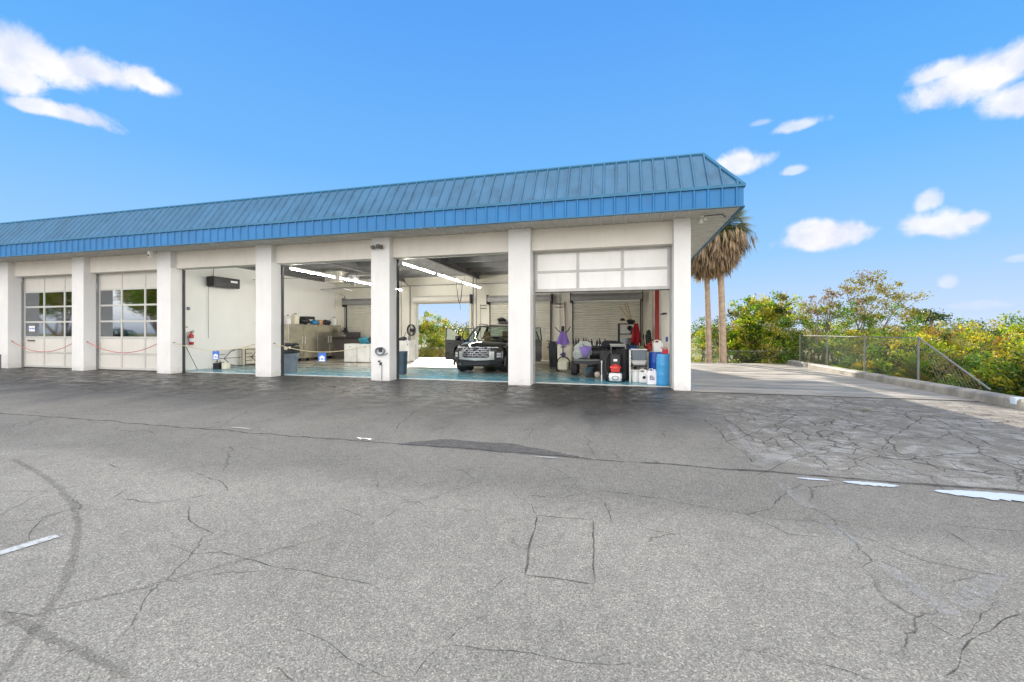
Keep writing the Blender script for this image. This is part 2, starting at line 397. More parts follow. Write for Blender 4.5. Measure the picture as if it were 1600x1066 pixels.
def terrain_material():
    m = bpy.data.materials.new('scrub_soil'); n, l, b = nt(m)
    g = n.new('ShaderNodeNewGeometry')
    a = n.new('ShaderNodeTexNoise'); a.inputs['Scale'].default_value = .6; a.inputs['Detail'].default_value = 9; a.inputs['Roughness'].default_value = .7; l.new(g.outputs['Position'], a.inputs['Vector'])
    r = ramp(n, [(.3, (.05,.07,.02)), (.5, (.12,.13,.04)), (.7, (.20,.17,.08))]); l.new(a.outputs['Fac'], r.inputs[0]); l.new(r.outputs[0], b.inputs['Base Color'])
    b.inputs['Roughness'].default_value = .95
    return m

# ------------------------------------------------------------------ setting
def setting():
    g = MB(); g.grid(60, 60, lambda u, v: ((u-.5)*1600, (v-.5)*1600+200, -.95)); struct(g.build('ground', terrain_material(), fix=False))
    a = MB()
    a.box(-90, 7.52, -90, 11.25, -.6, 0.0); a.box(-90, 1.76, 11.25, 12.0, -.6, 0.0)
    struct(a.build('asphalt', ASPH))
    f = MB(); f.box(-34, 1.6, 12.0, 21.55, -.5, .022); struct(f.build('garage_floor', FLOOR, bevel=.008))
    d = MB()
    # driveway slabs beside and behind the garage
    xs = [1.76, 4.6, 7.5]; ys = [11.262, 14.6, 18.0, 21.9]
    for i in range(2):
        for j in range(3):
            if i == 0 or True: d.box(xs[i]+.006, xs[i+1]-.006, ys[j]+.006, ys[j+1]-.006, -.6, .018)
    for i in range(8): d.box(1.74-4.4*(i+1)+.006, 1.74-4.4*i, 21.56, 22.35, -.6, .012)
    struct(d.build('driveway', CONC, bevel=.006))
    e = MB(); e.box(1.77, 7.5, 11.19, 11.262, -.1, .006); struct(e.build('joint_strip', M('tar_black', (.01,.01,.01), .9)))
    k = MB(); y = -14.0; i = 0
    while y < 21.9:
        L = 3.05 if y > 9 else 6.0
        y1 = min(y+L, 21.9); j = .006
        k.prism([(7.5+.02,-.95),(7.5,.0),(7.52,.17+.01*math.sin(i)),(7.56,.20),(7.80,.205),(7.84,.18),(7.85,-.95)], 'y', y+j, y1-j)
        y = y1; i += 1
    struct(k.build('kerb', KERB, bevel=.01))
    q = MB(); q.box(7.493, 7.70, 10.36, 10.48, .08, .2125); q = q.build('kerb_paint', M('faded_blue_white_paint', (.55,.66,.74), .6)); struct(q)
setting()

# cracks, stains and faded paint: thin sheets just above the asphalt
def ribbon(mb, pts, w0, w1=None, jit=.03, seg=.06, z=.003, seed=1, k=0, wj=.5):
    rn = random.Random(seed); w1 = w0 if w1 is None else w1
    out = []
    for i in range(len(pts)-1):
        a = Vector(pts[i]); b = Vector(pts[i+1]); n = max(2, int((b-a).length/seg))
        for j in range(n): out.append(a.lerp(b, j/n))
    out.append(Vector(pts[-1]))
    N = len(out); d = 0; L = []; Rr = []
    for i, p in enumerate(out):
        t = (out[min(i+1, N-1)]-out[max(i-1, 0)]); t.normalize(); nn = Vector((-t.y, t.x))
        d = d*.75+rn.uniform(-jit, jit)
        w = (w0+(w1-w0)*i/(N-1))*rn.uniform(1-wj, 1+wj)/2
        if i in (0, N-1) and wj > .2: w *= .2
        L.append((p.x+nn.x*(d+w), p.y+nn.y*(d+w), z)); Rr.append((p.x+nn.x*(d-w), p.y+nn.y*(d-w), z))
    mb.add(L+Rr, [(i, i+1, N+i+1, N+i) for i in range(N-1)], k)
def fade_mat(name, col, cover, scale=14, rough=.8, soft=.10, gloss=None):
    # worn film: noise decides where the asphalt shows through
    m = bpy.data.materials.new(name); n, l, b = nt(m)
    b.inputs['Base Color'].default_value = (*col, 1); b.inputs['Roughness'].default_value = rough
    g = n.new('ShaderNodeNewGeometry'); a = n.new('ShaderNodeTexNoise'); a.inputs['Scale'].default_value = scale; a.inputs['Detail'].default_value = 7; a.inputs['Roughness'].default_value = .7
    l.new(g.outputs['Position'], a.inputs['Vector'])
    r = n.new('ShaderNodeMapRange'); l.new(a.outputs['Fac'], r.inputs[0]); r.inputs[1].default_value = 1-cover-soft; r.inputs[2].default_value = 1-cover+soft
    r.inputs[4].default_value = gloss if gloss else 1
    l.new(r.outputs[0], b.inputs['Alpha'])
    return m
def marks():
    cr = MB()
    P = lambda pts: [G(*p) for p in pts]
    L = [
     [(262,850),(300,867),(345,865),(395,878),(440,890),(480,893),(530,903),(590,913)],
     [(0,955),(60,965)], [(640,1066),(668,1030),(720,985),(760,960)], [(460,982),(500,995),(540,1030),(600,1062)],
     [(0,818),(55,812),(110,797),(165,783),(200,765)], [(190,780),(240,788),(290,780),(350,768)], [(295,790),(298,815),(330,835)],
     [(40,1060),(90,1035),(130,1000)], [(0,856),(40,845),(60,812)],
     [(170,725),(200,733)], [(300,738),(345,755),(355,768)], [(530,795),(575,810)],
     [(820,900),(790,905),(765,928)], [(838,806),(828,790),(800,770)], [(945,785),(960,820)], [(800,774),(870,780),(940,768),(1030,779),(1100,793),(1165,805),(1230,835),(1290,842)],
     [(1165,805),(1200,795),(1228,770),(1225,755)], [(1155,1015),(1230,1030),(1330,1050),(1360,1066)], [(1450,818),(1500,822),(1600,832)], [(1470,825),(1530,860),(1590,880)],
     [(1390,858),(1450,880),(1530,895),(1600,908)], [(1430,960),(1500,1000),(1560,940)], [(1480,1060),(1520,1005),(1560,985),(1600,960)],
     [(645,740),(700,736),(760,730)], [(1130,650),(1180,690),(1240,700)], [(1205,660),(1240,690),(1300,730)], [(1100,655),(1150,700),(1200,740)],
     [(1310,672),(1340,700)], [(1180,640),(1290,640),(1370,655)], [(1340,700),(1420,712),(1480,740)], [(1400,650),(1470,660),(1560,700),(1600,705)], [(1180,742),(1240,715),(1300,700),(1350,690)],
     [(1130,690),(1170,680),(1230,655),(1260,640)], [(1440,650),(1400,680),(1385,706)], [(620,670),(640,650),(655,640)],
     [(460,1066),(430,1040)], [(700,1010),(800,1018),(900,1034),(1000,1040)],
    ]
    for i, p in enumerate(L):
        q = P(p); dd = sum(math.hypot(*v) for v in q)/len(q); ribbon(cr, q, .0019*dd, jit=.004*dd**.8, seg=.012*dd+.015, seed=i, z=.003, wj=.7)
    # long seam in front of the garage
    ribbon(cr, [(-40,5.15),(-20,5.1),(-9,5.07),(-5.2,5.0),(-2,5.02),(.2,4.98)], .035, jit=.03, seg=.12, seed=51, z=.003)
    ribbon(cr, [(.2,4.98),(2,5.0),(4.5,4.97),(7.5,4.95)], .05, jit=.015, seg=.1, seed=52, z=.0031)
    ribbon(cr, P([(838,806),(880,810),(925,812)]), .012, jit=.006, seed=61); ribbon(cr, P([(925,812),(928,860),(930,913)]), .010, jit=.006, seed=62)
    ribbon(cr, P([(930,913),(880,907),(820,900)]), .012, jit=.006, seed=63); ribbon(cr, P([(820,900),(828,850),(838,806)]), .012, jit=.006, seed=64)
    struct(cr.build('asphalt_crack', fade_mat('crack_black', (.05,.047,.043), .58, 6, .9, .24, .72), fix=False))
    # repaired strip by the seam
    s = MB(); rn = random.Random(4)
    pts = [(-2.9+i*.09, 0) for i in range(28)]
    top = [(x, 5.03+.36*min(1, (x+2.9)/.5, (-.45-x)/.9)+rn.uniform(-.02,.02), .0045) for x, _ in pts]; bot = [(x, 5.0+rn.uniform(-.02,.02)-.02, .0045) for x, _ in pts]
    N = len(pts); s.add(top+bot, [(i, i+1, N+i+1, N+i) for i in range(N-1)]); struct(s.build('asphalt_patch', fade_mat('dark_seal', (.095,.092,.09), .60, 9, .7, .25, .6), fix=False))
    # tyre marks
    t = MB()
    ribbon(t, P([(20,718),(60,738),(95,765),(118,795),(122,835),(112,880),(95,925),(60,980),(25,1030),(-25,1090)]), .055, .04, jit=.006, seg=.04, seed=9, z=.0055, wj=.25)
    ribbon(t, P([(0,958),(60,985),(110,1010),(170,1040),(210,1062)]), .05, .04, jit=.006, seg=.05, seed=12, z=.006, wj=.3)
    struct(t.build('tyre_mark', fade_mat('tyre_mark_film', (.055,.048,.035), .55, 60, .9, .25, .27), fix=False))
    # worn paint
    w = MB()
    def stripe(a, b, wd, k=0, z=.0065):
        a = Vector(G(*a)); b = Vector(G(*b)); d = (b-a).normalized(); nn = Vector((-d.y, d.x))*wd/2
        w.add([(a.x+nn.x,a.y+nn.y,z),(b.x+nn.x,b.y+nn.y,z),(b.x-nn.x,b.y-nn.y,z),(a.x-nn.x,a.y-nn.y,z)], [(0,1,2,3)], k)
    stripe((-60,884),(90,838), .085, 0)
    stripe((1140,665),(1178,712), .10, 1); stripe((1222,758),(1265,795), .10, 1); stripe((1297,822),(1345,856), .10, 1); stripe((1380,885),(1490,963), .10, 1)
    stripe((1180,728),(1290,690), .12, 1, .0068); stripe((1500,948),(1560,897), .10, 1, .0069)
    w.build('painted_line', [fade_mat('worn_white_paint', (.60,.60,.57), .62, 22), fade_mat('nearly_gone_paint', (.50,.485,.455), .46, 20, .8, .16, .55)], fix=False)
    struct(bpy.data.objects['painted_line'])
    # puddles by the seam, their white glare put into the base colour
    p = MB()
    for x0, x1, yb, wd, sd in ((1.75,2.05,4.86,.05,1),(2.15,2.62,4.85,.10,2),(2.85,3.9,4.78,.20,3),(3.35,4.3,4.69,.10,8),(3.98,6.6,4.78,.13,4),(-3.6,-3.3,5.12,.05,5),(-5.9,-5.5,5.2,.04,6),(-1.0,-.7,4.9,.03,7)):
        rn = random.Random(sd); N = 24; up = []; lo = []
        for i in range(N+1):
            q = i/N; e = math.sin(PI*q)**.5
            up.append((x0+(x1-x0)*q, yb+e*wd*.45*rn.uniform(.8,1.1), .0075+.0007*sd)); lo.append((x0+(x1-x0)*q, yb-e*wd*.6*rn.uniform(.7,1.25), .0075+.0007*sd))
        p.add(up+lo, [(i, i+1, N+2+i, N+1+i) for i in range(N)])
    pm = bpy.data.materials.new('white_glare_water'); n, l, b = nt(pm); b.inputs['Base Color'].default_value = (.72,.72,.72,1); b.inputs['Roughness'].default_value = .12; b.inputs['Specular IOR Level'].default_value = 1.0; b.inputs['IOR'].default_value = 1.6
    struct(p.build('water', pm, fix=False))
marks()

# ------------------------------------------------------------------ the garage building
FY, HT = 11.42, 4.43
LX, RX = -34.0, 1.55
PW = .645
def pl(k): return 1.34-4.42*k        # left face of pillar k
def garage():
    b = thing('garage_building', 'long white stucco garage with tall square pillars and blue metal mansard roof', 'building', (0,0,0))
    for k in range(9):
        x = pl(k); w = .41 if k == 0 else PW
        m = MB().box(x, x+w, FY, FY+.42, -.05, HT-.002); m.build('pillar', WHITE, b, bevel=.012)
    for k in range(8):
        x0 = pl(k+1)+PW; x1 = pl(k)
        m = MB().box(x0+.001, x1-.001, FY+.20, FY+.42, 3.82, HT-.002); m.build('header_beam', HEAD, b, bevel=.008)
        # jamb tracks and head trim
        for q0, q1 in ((x0+.002, x0+.05), (x1-.05, x1-.002)): MB().box(q0, q1, FY+.424, FY+.50, .0, 3.80).build('door_track', PIPE if k in (0,4,5,6,7) else DARK, b)
        t = MB(); t.box(x0+.002, x1-.002, FY+.424, FY+.47, 3.80, 3.86); t.build('head_trim', DOORF, b)
    # walls
    w = MB().box(1.36, RX, FY+.43, 21.35, 0, HT-.003); w.build('side_wall', WALLIN, b)
    ox = [(-10.98,-7.80), (-6.64,-3.45), (-2.28,.94), (-15.38,-12.2)]
    w = MB(); xs = sorted(ox); z1 = 3.07; x = LX+.2
    for a, c in xs: w.box(x, a, 21.1, 21.34, 0, 4.72); w.box(a, c, 21.1, 21.34, z1, 4.72); x = c
    w.box(x, 1.36, 21.1, 21.34, 0, 4.72)
    bm = blockmat = M('painted_block_wall', (.85,.82,.72), .65, var=.04, scale=.9, dirt=.08)
    n, l = bm.node_tree.nodes, bm.node_tree.links
    br = n.new('ShaderNodeTexBrick'); br.inputs['Scale'].default_value = 1; br.inputs['Brick Width'].default_value = .40; br.inputs['Row Height'].default_value = .20; br.inputs['Mortar Size'].default_value = .012
    cb = n.new('ShaderNodeCombineXYZ'); sp = n.new('ShaderNodeSeparateXYZ'); gg = n.new('ShaderNodeNewGeometry')
    l.new(gg.outputs['Position'], sp.inputs[0]); l.new(sp.outputs['X'], cb.inputs[0]); l.new(sp.outputs['Z'], cb.inputs[1]); l.new(cb.outputs[0], br.inputs['Vector'])
    bp = n.new('ShaderNodeBump'); bp.inputs['Strength'].default_value = .6; bp.inputs['Distance'].default_value = .008; bp.invert = True
    l.new(br.outputs['Fac'], bp.inputs['Height']); l.new(bp.outputs[0], n['Principled BSDF'].inputs['Normal'])
    w.build('back_wall', bm, b)
    MB().box(-16.42, -16.22, FY+.46, 21.09, .0, 4.72).build('partition_wall', WALLW, b)
    MB().box(LX, LX+.2, FY+.42, 21.35, 0, HT).build('end_wall', WHITE, b)
    # ceiling, beams
    MB().box(LX, 1.36, 11.86, 21.36, 4.72, 4.80).build('ceiling_deck', DECK, b)
    for k in range(0, 8):
        x = pl(k)-.1
        for (a) in (x+.3,):
            m = MB(); m.box(a-.08, a+.08, 11.9, 21.08, 4.66, 4.70); m.box(a-.012, a+.012, 11.9, 21.08, 4.36, 4.66); m.box(a-.08, a+.08, 11.9, 21.08, 4.32, 4.36)
            m.build('steel_beam', BEAM, b)
    for y in (12.6, 14.0, 15.4, 16.8, 18.2, 19.6, 20.8):
        m = MB(); m.box(-16.2, 1.34, y-.03, y+.03, 4.50, 4.52); m.box(-16.2, 1.34, y-.004, y+.004, 4.52, 4.69); m.box(-16.2, 1.34, y-.03, y+.03, 4.69, 4.715)
        m.build('roof_purlin', M('pale_purlin', (.30,.30,.29), .6), b)
    # mansard
    EX, EY, BX, BY = 2.766, 10.65, LX-1.0, 22.1
    s = .742; z0, z1 = 4.89, 5.99
    r = MB()
    r.add([(BX,EY,z0),(EX,EY,z0),(EX-s,EY+s,z1),(BX+s,EY+s,z1)], [(0,1,2,3)])
    r.add([(EX,EY,z0),(EX,BY,z0),(EX-s,BY-s,z1),(EX-s,EY+s,z1)], [(0,1,2,3)])
    r.add([(EX,BY,z0),(BX,BY,z0),(BX+s,BY-s,z1),(EX-s,BY-s,z1)], [(0,1,2,3)])
    r.add([(BX,BY,z0),(BX,EY,z0),(BX+s,EY+s,z1),(BX+s,BY-s,z1)], [(0,1,2,3)])
    nrm = Vector((0,-(z1-z0),s)).normalized(); sl = math.hypot(s, z1-z0)
    def rib(x, f0, f1):   # on the front slope, from fraction f0 to f1
        hw, h = .022, .036
        def P(x, f, o): return Vector((x, EY+s*f, z0+(z1-z0)*f))+nrm*o
        vs = [P(x-hw*1.5,f0,0),P(x-hw*.7,f0,h),P(x+hw*.7,f0,h),P(x+hw*1.5,f0,0),P(x-hw*1.5,f1,0),P(x-hw*.7,f1,h),P(x+hw*.7,f1,h),P(x+hw*1.5,f1,0)]
        r.add(vs, [(0,1,5,4),(1,2,6,5),(2,3,7,6),(0,3,2,1)])
    x = EX-.12
    while x > BX+.2:
        top = 1.0 if (x < EX-s) else (EX-x)/s
        if top > .1: rib(x, .0, min(.985, top))
        x -= .305
    nrx = Vector((z1-z0,0,s)).normalized(); y = EY+.2
    while y < BY-.1:
        top = min(1., (y-EY)/s, (BY-y)/s)
        def P(y, f, o): return Vector((EX-s*f, y, z0+(z1-z0)*f))+nrx*o
        r.add([P(y-.03,0,0),P(y-.015,0,.036),P(y+.015,0,.036),P(y+.03,0,0),P(y-.03,top,0),P(y-.015,top,.036),P(y+.015,top,.036),P(y+.03,top,0)], [(0,1,5,4),(1,2,6,5),(2,3,7,6)])
        y += .305
    roof = r.build('mansard_roof', BLUE, b)
    # inner parapet and flat roof
    m = MB(); m.box(BX+s, EX-s, EY+s+.02, EY+s+.08, 4.8, 5.97); m.box(EX-s-.08, EX-s-.02, EY+s+.08, BY-s-.08, 4.8, 5.97); m.box(BX+s, EX-s, BY-s-.08, BY-s-.02, 4.8, 5.97); m.box(BX+s+.02, BX+s+.08, EY+s+.08, BY-s-.08, 4.8, 5.97)
    m.build('parapet', DECK, b)
    # caps
    c = MB(); c.tube([(BX+s,EY+s,z1+.005),(EX-s,EY+s,z1+.005)], .045, 6); c.tube([(EX-s,EY+s,z1+.005),(EX-s,BY-s,z1+.005)], .045, 6)
    c.tube([(EX-s,BY-s,z1+.005),(BX+s,BY-s,z1+.005)], .045, 6); c.tube([(EX+.01,EY-.01,z0+.01),(EX-s,EY+s,z1+.01)], .045, 6)
    c.build('ridge_cap', M('blue_cap_metal', (.02,.14,.27), .5, .05), roof)
    # fascia
    f = MB(); fz0, fz1 = HT, 4.86
    f.box(BX, EX, EY, EY+.03, fz0, fz1); f.box(EX-.03, EX, EY+.031, BY-.03, fz0, fz1); f.box(BX, EX, BY-.03, BY, fz0, fz1)
    x = EX-.15
    while x > BX: f.add([(x-.035,EY,fz0),(x-.018,EY-.03,fz0),(x+.018,EY-.03,fz0),(x+.035,EY,fz0),(x-.035,EY,fz1),(x-.018,EY-.03,fz1),(x+.018,EY-.03,fz1),(x+.035,EY,fz1)], [(0,1,5,4),(1,2,6,5),(2,3,7,6),(0,3,2,1),(4,5,6,7)]); x -= .305
    y = EY+.15
    while y < BY: f.box(EX, EX+.03, y-.02, y+.02, fz0, fz1); y += .305
    fa = f.build('fascia', BLUE2, b)
    t = MB(); t.box(BX-.02, EX+.035, EY-.045, EY+.02, 4.862, 4.93); t.box(EX-.02, EX+.04, EY+.021, BY, 4.862, 4.93); t.build('drip_edge', MATS['blue_cap_metal'], b)
    t = MB(); t.box(BX, EX+.01, EY-.038, EY+.04, HT-.03, HT-.001); t.box(EX-.03, EX+.038, EY+.041, BY, HT-.03, HT-.001); t.build('fascia_trim', MATS['blue_cap_metal'], fa)
    # soffit: ribbed sheets
    q = MB(); q.box(BX, EX-.03, EY+.03, 11.70, HT+.002, HT+.02); q.box(RX-.01, EX-.03, 11.701, BY-.03, HT+.002, HT+.02); q.box(BX, RX-.011, 21.3, BY-.03, HT+.002, HT+.02)
    x = EX-.2
    while x > BX: q.add([(x-.05,EY+.04,HT+.002),(x-.02,EY+.04,HT-.022),(x+.02,EY+.04,HT-.022),(x+.05,EY+.04,HT+.002),(x-.05,FY+.2,HT+.002),(x-.02,FY+.2,HT-.022),(x+.02,FY+.2,HT-.022),(x+.05,FY+.2,HT+.002)], [(0,1,5,4),(1,2,6,5),(2,3,7,6),(4,5,6,7)]) if x < RX+.2 else None; x -= .305
    y = EY+1.0
    while y < BY-.1: q.add([(RX,y-.05,HT+.002),(RX,y-.02,HT-.022),(RX,y+.02,HT-.022),(RX,y+.05,HT+.002),(EX-.04,y-.05,HT+.002),(EX-.04,y-.02,HT-.022),(EX-.04,y+.02,HT-.022),(EX-.04,y+.05,HT+.002)], [(0,1,5,4),(1,2,6,5),(2,3,7,6)]); y += .305
    q.build('soffit', SOFF, b)
    # closed sectional doors in the left bays, and the half raised one
    def sect_door(k, rows, z0, glassrows):
        x0 = pl(k+1)+PW+.05; x1 = pl(k)-.05; y = FY+.48; cols = 3
        rh = .63 if k else .575; z1 = z0+rh*rows
        fr = MB(); fw = .038
        for i in range(cols+1):
            x = x0+(x1-x0)*i/cols; fr.box(x-fw, x+fw, y-.012, y+.03, z0, z1) if 0 < i < cols else fr.box(x-(0 if i == 0 else fw*1.6), x+(fw*1.6 if i == 0 else 0), y-.012, y+.03, z0, z1)
        for j in range(rows+1):
            z = z0+rh*j; lo, hi = (z-fw*.9, z+fw*.9)
            if j == 0: lo, hi = z, z+.085
            if j == rows: lo, hi = z-.06, z
            fr.box(x0, x1, y-.010, y+.028, lo, hi)
        d = fr.build('sectional_door', DOORF if k else M('door_frame_white', (.50,.49,.47), .45), b)
        if k: lab(d, 'closed white sectional door with three rows of glass panes')
        else: lab(d, 'half raised white sectional door showing two panel rows')
        for i in range(cols):
            a = x0+(x1-x0)*i/cols+fw; c = x0+(x1-x0)*(i+1)/cols-fw
            for j in range(rows):
                za, zb = z0+rh*j+fw*.9, z0+rh*(j+1)-fw*.9
                if j in glassrows: MB().box(a, c, y+.006, y+.012, za, zb).build('window_pane', GLS, d)
                else:
                    p = MB(); p.box(a, c, y+.006, y+.02, za, zb)
                    if k == 0:
                        for q in range(1, 6): p.box(a, c, y+.003, y+.006, za+(zb-za)*q/6-.004, za+(zb-za)*q/6+.004)
                    p.build('door_panel', DOORP if k else M('white_door_infill', (.82,.81,.79), .4, var=.02, dirt=.08), d)
        MB().box(x0, x1, y-.02, y+.03, z0-.03, z0-.001).build('rubber_seal', BLACKP, d)
        return d
    sect_door(0, 2, 2.66, ())
    for k in (4, 5, 6, 7): sect_door(k, 6, .03, (2, 3, 4))
    # roll-up doors on the back wall
    for i, (a, c) in enumerate(ox):
        if i == 0:
            h = MB(); h.lathe((a-.1,20.9,3.28), [(.20,0),(.20,c-a+.2)], 16, axis='x'); d = h.build('roll_door', DOORP, b, smooth=40); lab(d, 'roll-up door fully raised over the open back doorway')
            g = MB(); g.box(a-.10, a, 20.98, 21.098, .02, 3.15); g.box(c, c+.08, 20.98, 21.098, .02, 3.15); g.build('guide_rail', M('cream_rail', (.74,.70,.60), .5), d)
            g = MB(); g.box(c+.10, c+.16, 20.72, 21.08, 3.02, 3.50); g.lathe((c+.17,20.9,3.28), [(.17,0),(.17,.04)], 14, axis='x'); g.build('end_bracket', DARK, d)
            continue
        m = MB(); nz = 26
        prof = []
        for j in range(nz):
            z = .03+3.02*j/nz; h = 3.02/nz
            prof += [(21.06, z), (21.015, z+h*.2), (21.015, z+h*.72), (21.06, z+h*.95)]
        vs = [(a, y, z) for y, z in prof]+[(c, y, z) for y, z in prof]; N = len(prof)
        m.add(vs, [(q, q+1, N+q+1, N+q) for q in range(N-1)])
        d = m.build('roll_door', ROLL, b); 
        g = MB(); g.box(a-.05, a, 20.98, 21.098, .02, 3.10); g.box(c, c+.05, 20.98, 21.098, .02, 3.10); g.build('guide_rail', DARK, d)
        for zz in (.9, 1.9, 2.7):
            pass
        g = MB(); g.prism([(20.72,3.08),(20.70,3.25),(20.78,3.40),(21.095,3.42),(21.095,3.06)], 'x', a-.08, c+.08); g.build('hood', M('grey_hood', (.33,.33,.33), .5, .3), d)
        for q0 in (a-.13, c+.085): MB().box(q0, q0+.045, 20.74, 21.09, 2.95, 3.45).build('end_bracket', DARK, d)
    # conduits and gas pipes on the back wall
    def pipe(pts, r=.018, m=PIPE, nm='conduit'): MB().tube(pts, r, 6).build(nm, m, b, smooth=60)
    pipe([(-16.0,20.6,4.02),(1.2,20.6,4.02)], .025)
    pipe([(-7.45,21.06,.1),(-7.45,21.06,4.5)], .02); pipe([(-7.20,21.05,1.2),(-7.20,21.05,3.0)], .012)
    pipe([(-11.35,21.06,.1),(-11.35,21.06,4.02),(-11.6,20.8,4.3)], .03)
    pipe([(-11.9,21.06,1.2),(-11.9,21.06,4.5)], .018); pipe([(-15.55,21.05,.1),(-15.55,21.05,3.6),(-15.8,20.9,3.7)], .025)
    pipe([(-2.72,21.05,3.02),(-2.66,21.0,1.7),(-2.5,21.0,.3)], .03, M('red_brown_pipe', (.32,.16,.12), .6)); pipe([(-2.95,21.05,1.4),(-2.95,21.05,4.5)], .015)
    pipe([(1.05,21.0,.2),(1.05,21.0,3.6)], .022, GALV)
    for z in (2.92, 2.76): pipe([(-3.2,21.0,z),(-2.8,21.0,z)], .02, DARK); pipe([(-7.2,21.0,z),(-6.85,21.0,z)], .02, DARK)
    pipe([(-13.9,17.0,3.55),(-12.6,17.0,3.55),(-12.6,17.6,3.5)], .022); pipe([(-16.1,15.5,3.92),(-16.1,15.5,2.0),(-16.18,15.5,1.9)], .012)
    pipe([(-16.0,15.2,3.86),(-9,15.2,3.86)], .014)
    pipe([(-11.6,12.3,3.92),(-11.6,12.3,4.6)], .012)
    m = MB().box(1.18, 1.32, 15.3, 15.48, .02, 4.7); m.build('red_column', RED, b, bevel=.01)
    MB().box(1.24, 1.355, 19.2, 19.4, .02, 4.7).build('wall_post', M('cream_post', (.78,.74,.64), .6), b)
    for y in (16.9, 18.3): MB().tube([(1.33,y,.1),(1.33,y,4.5)], .02, 6).build('conduit', GALV, b)
garage()

# ------------------------------------------------------------------ lamps
TUBE = emit('fluorescent_tube', (1.0,.96,.88), 85)
def strip_light():
    t = thing('fluorescent_light', 'x', 'ceiling light', (0,0,0), 0, 'fluorescent strip lights under the garage ceiling')
    MB().prism([(-.035,.0),(-.03,.06),(.03,.06),(.035,0)], 'y', -1.2, 1.2).build('housing', WPL, t)
    m = MB(); m.tube([(0,-1.15,-.03),(0,1.15,-.03)], .019, 10); m.build('tube', TUBE, t, smooth=60)
    for q in (-1.0, 1.0): MB().tube([(0,q,.06),(0,q,.96)], .006, 4).build('hanger', PIPE, t)
    return t
sl = strip_light(); first = True
for x, nm in ((-6.78, 'right-hand row before the back doorway'), (-11.15, 'left-hand row near the steel cabinet')):
    for i, (y, w) in enumerate(((13.3,'nearest'), (15.95,'middle one'), (18.6,'farthest'))):
        o = sl if first else copy_tree(sl); first = False
        o.location = (x, y, 3.74); lab(o, f'lit fluorescent strip light, {w} of the {nm}')

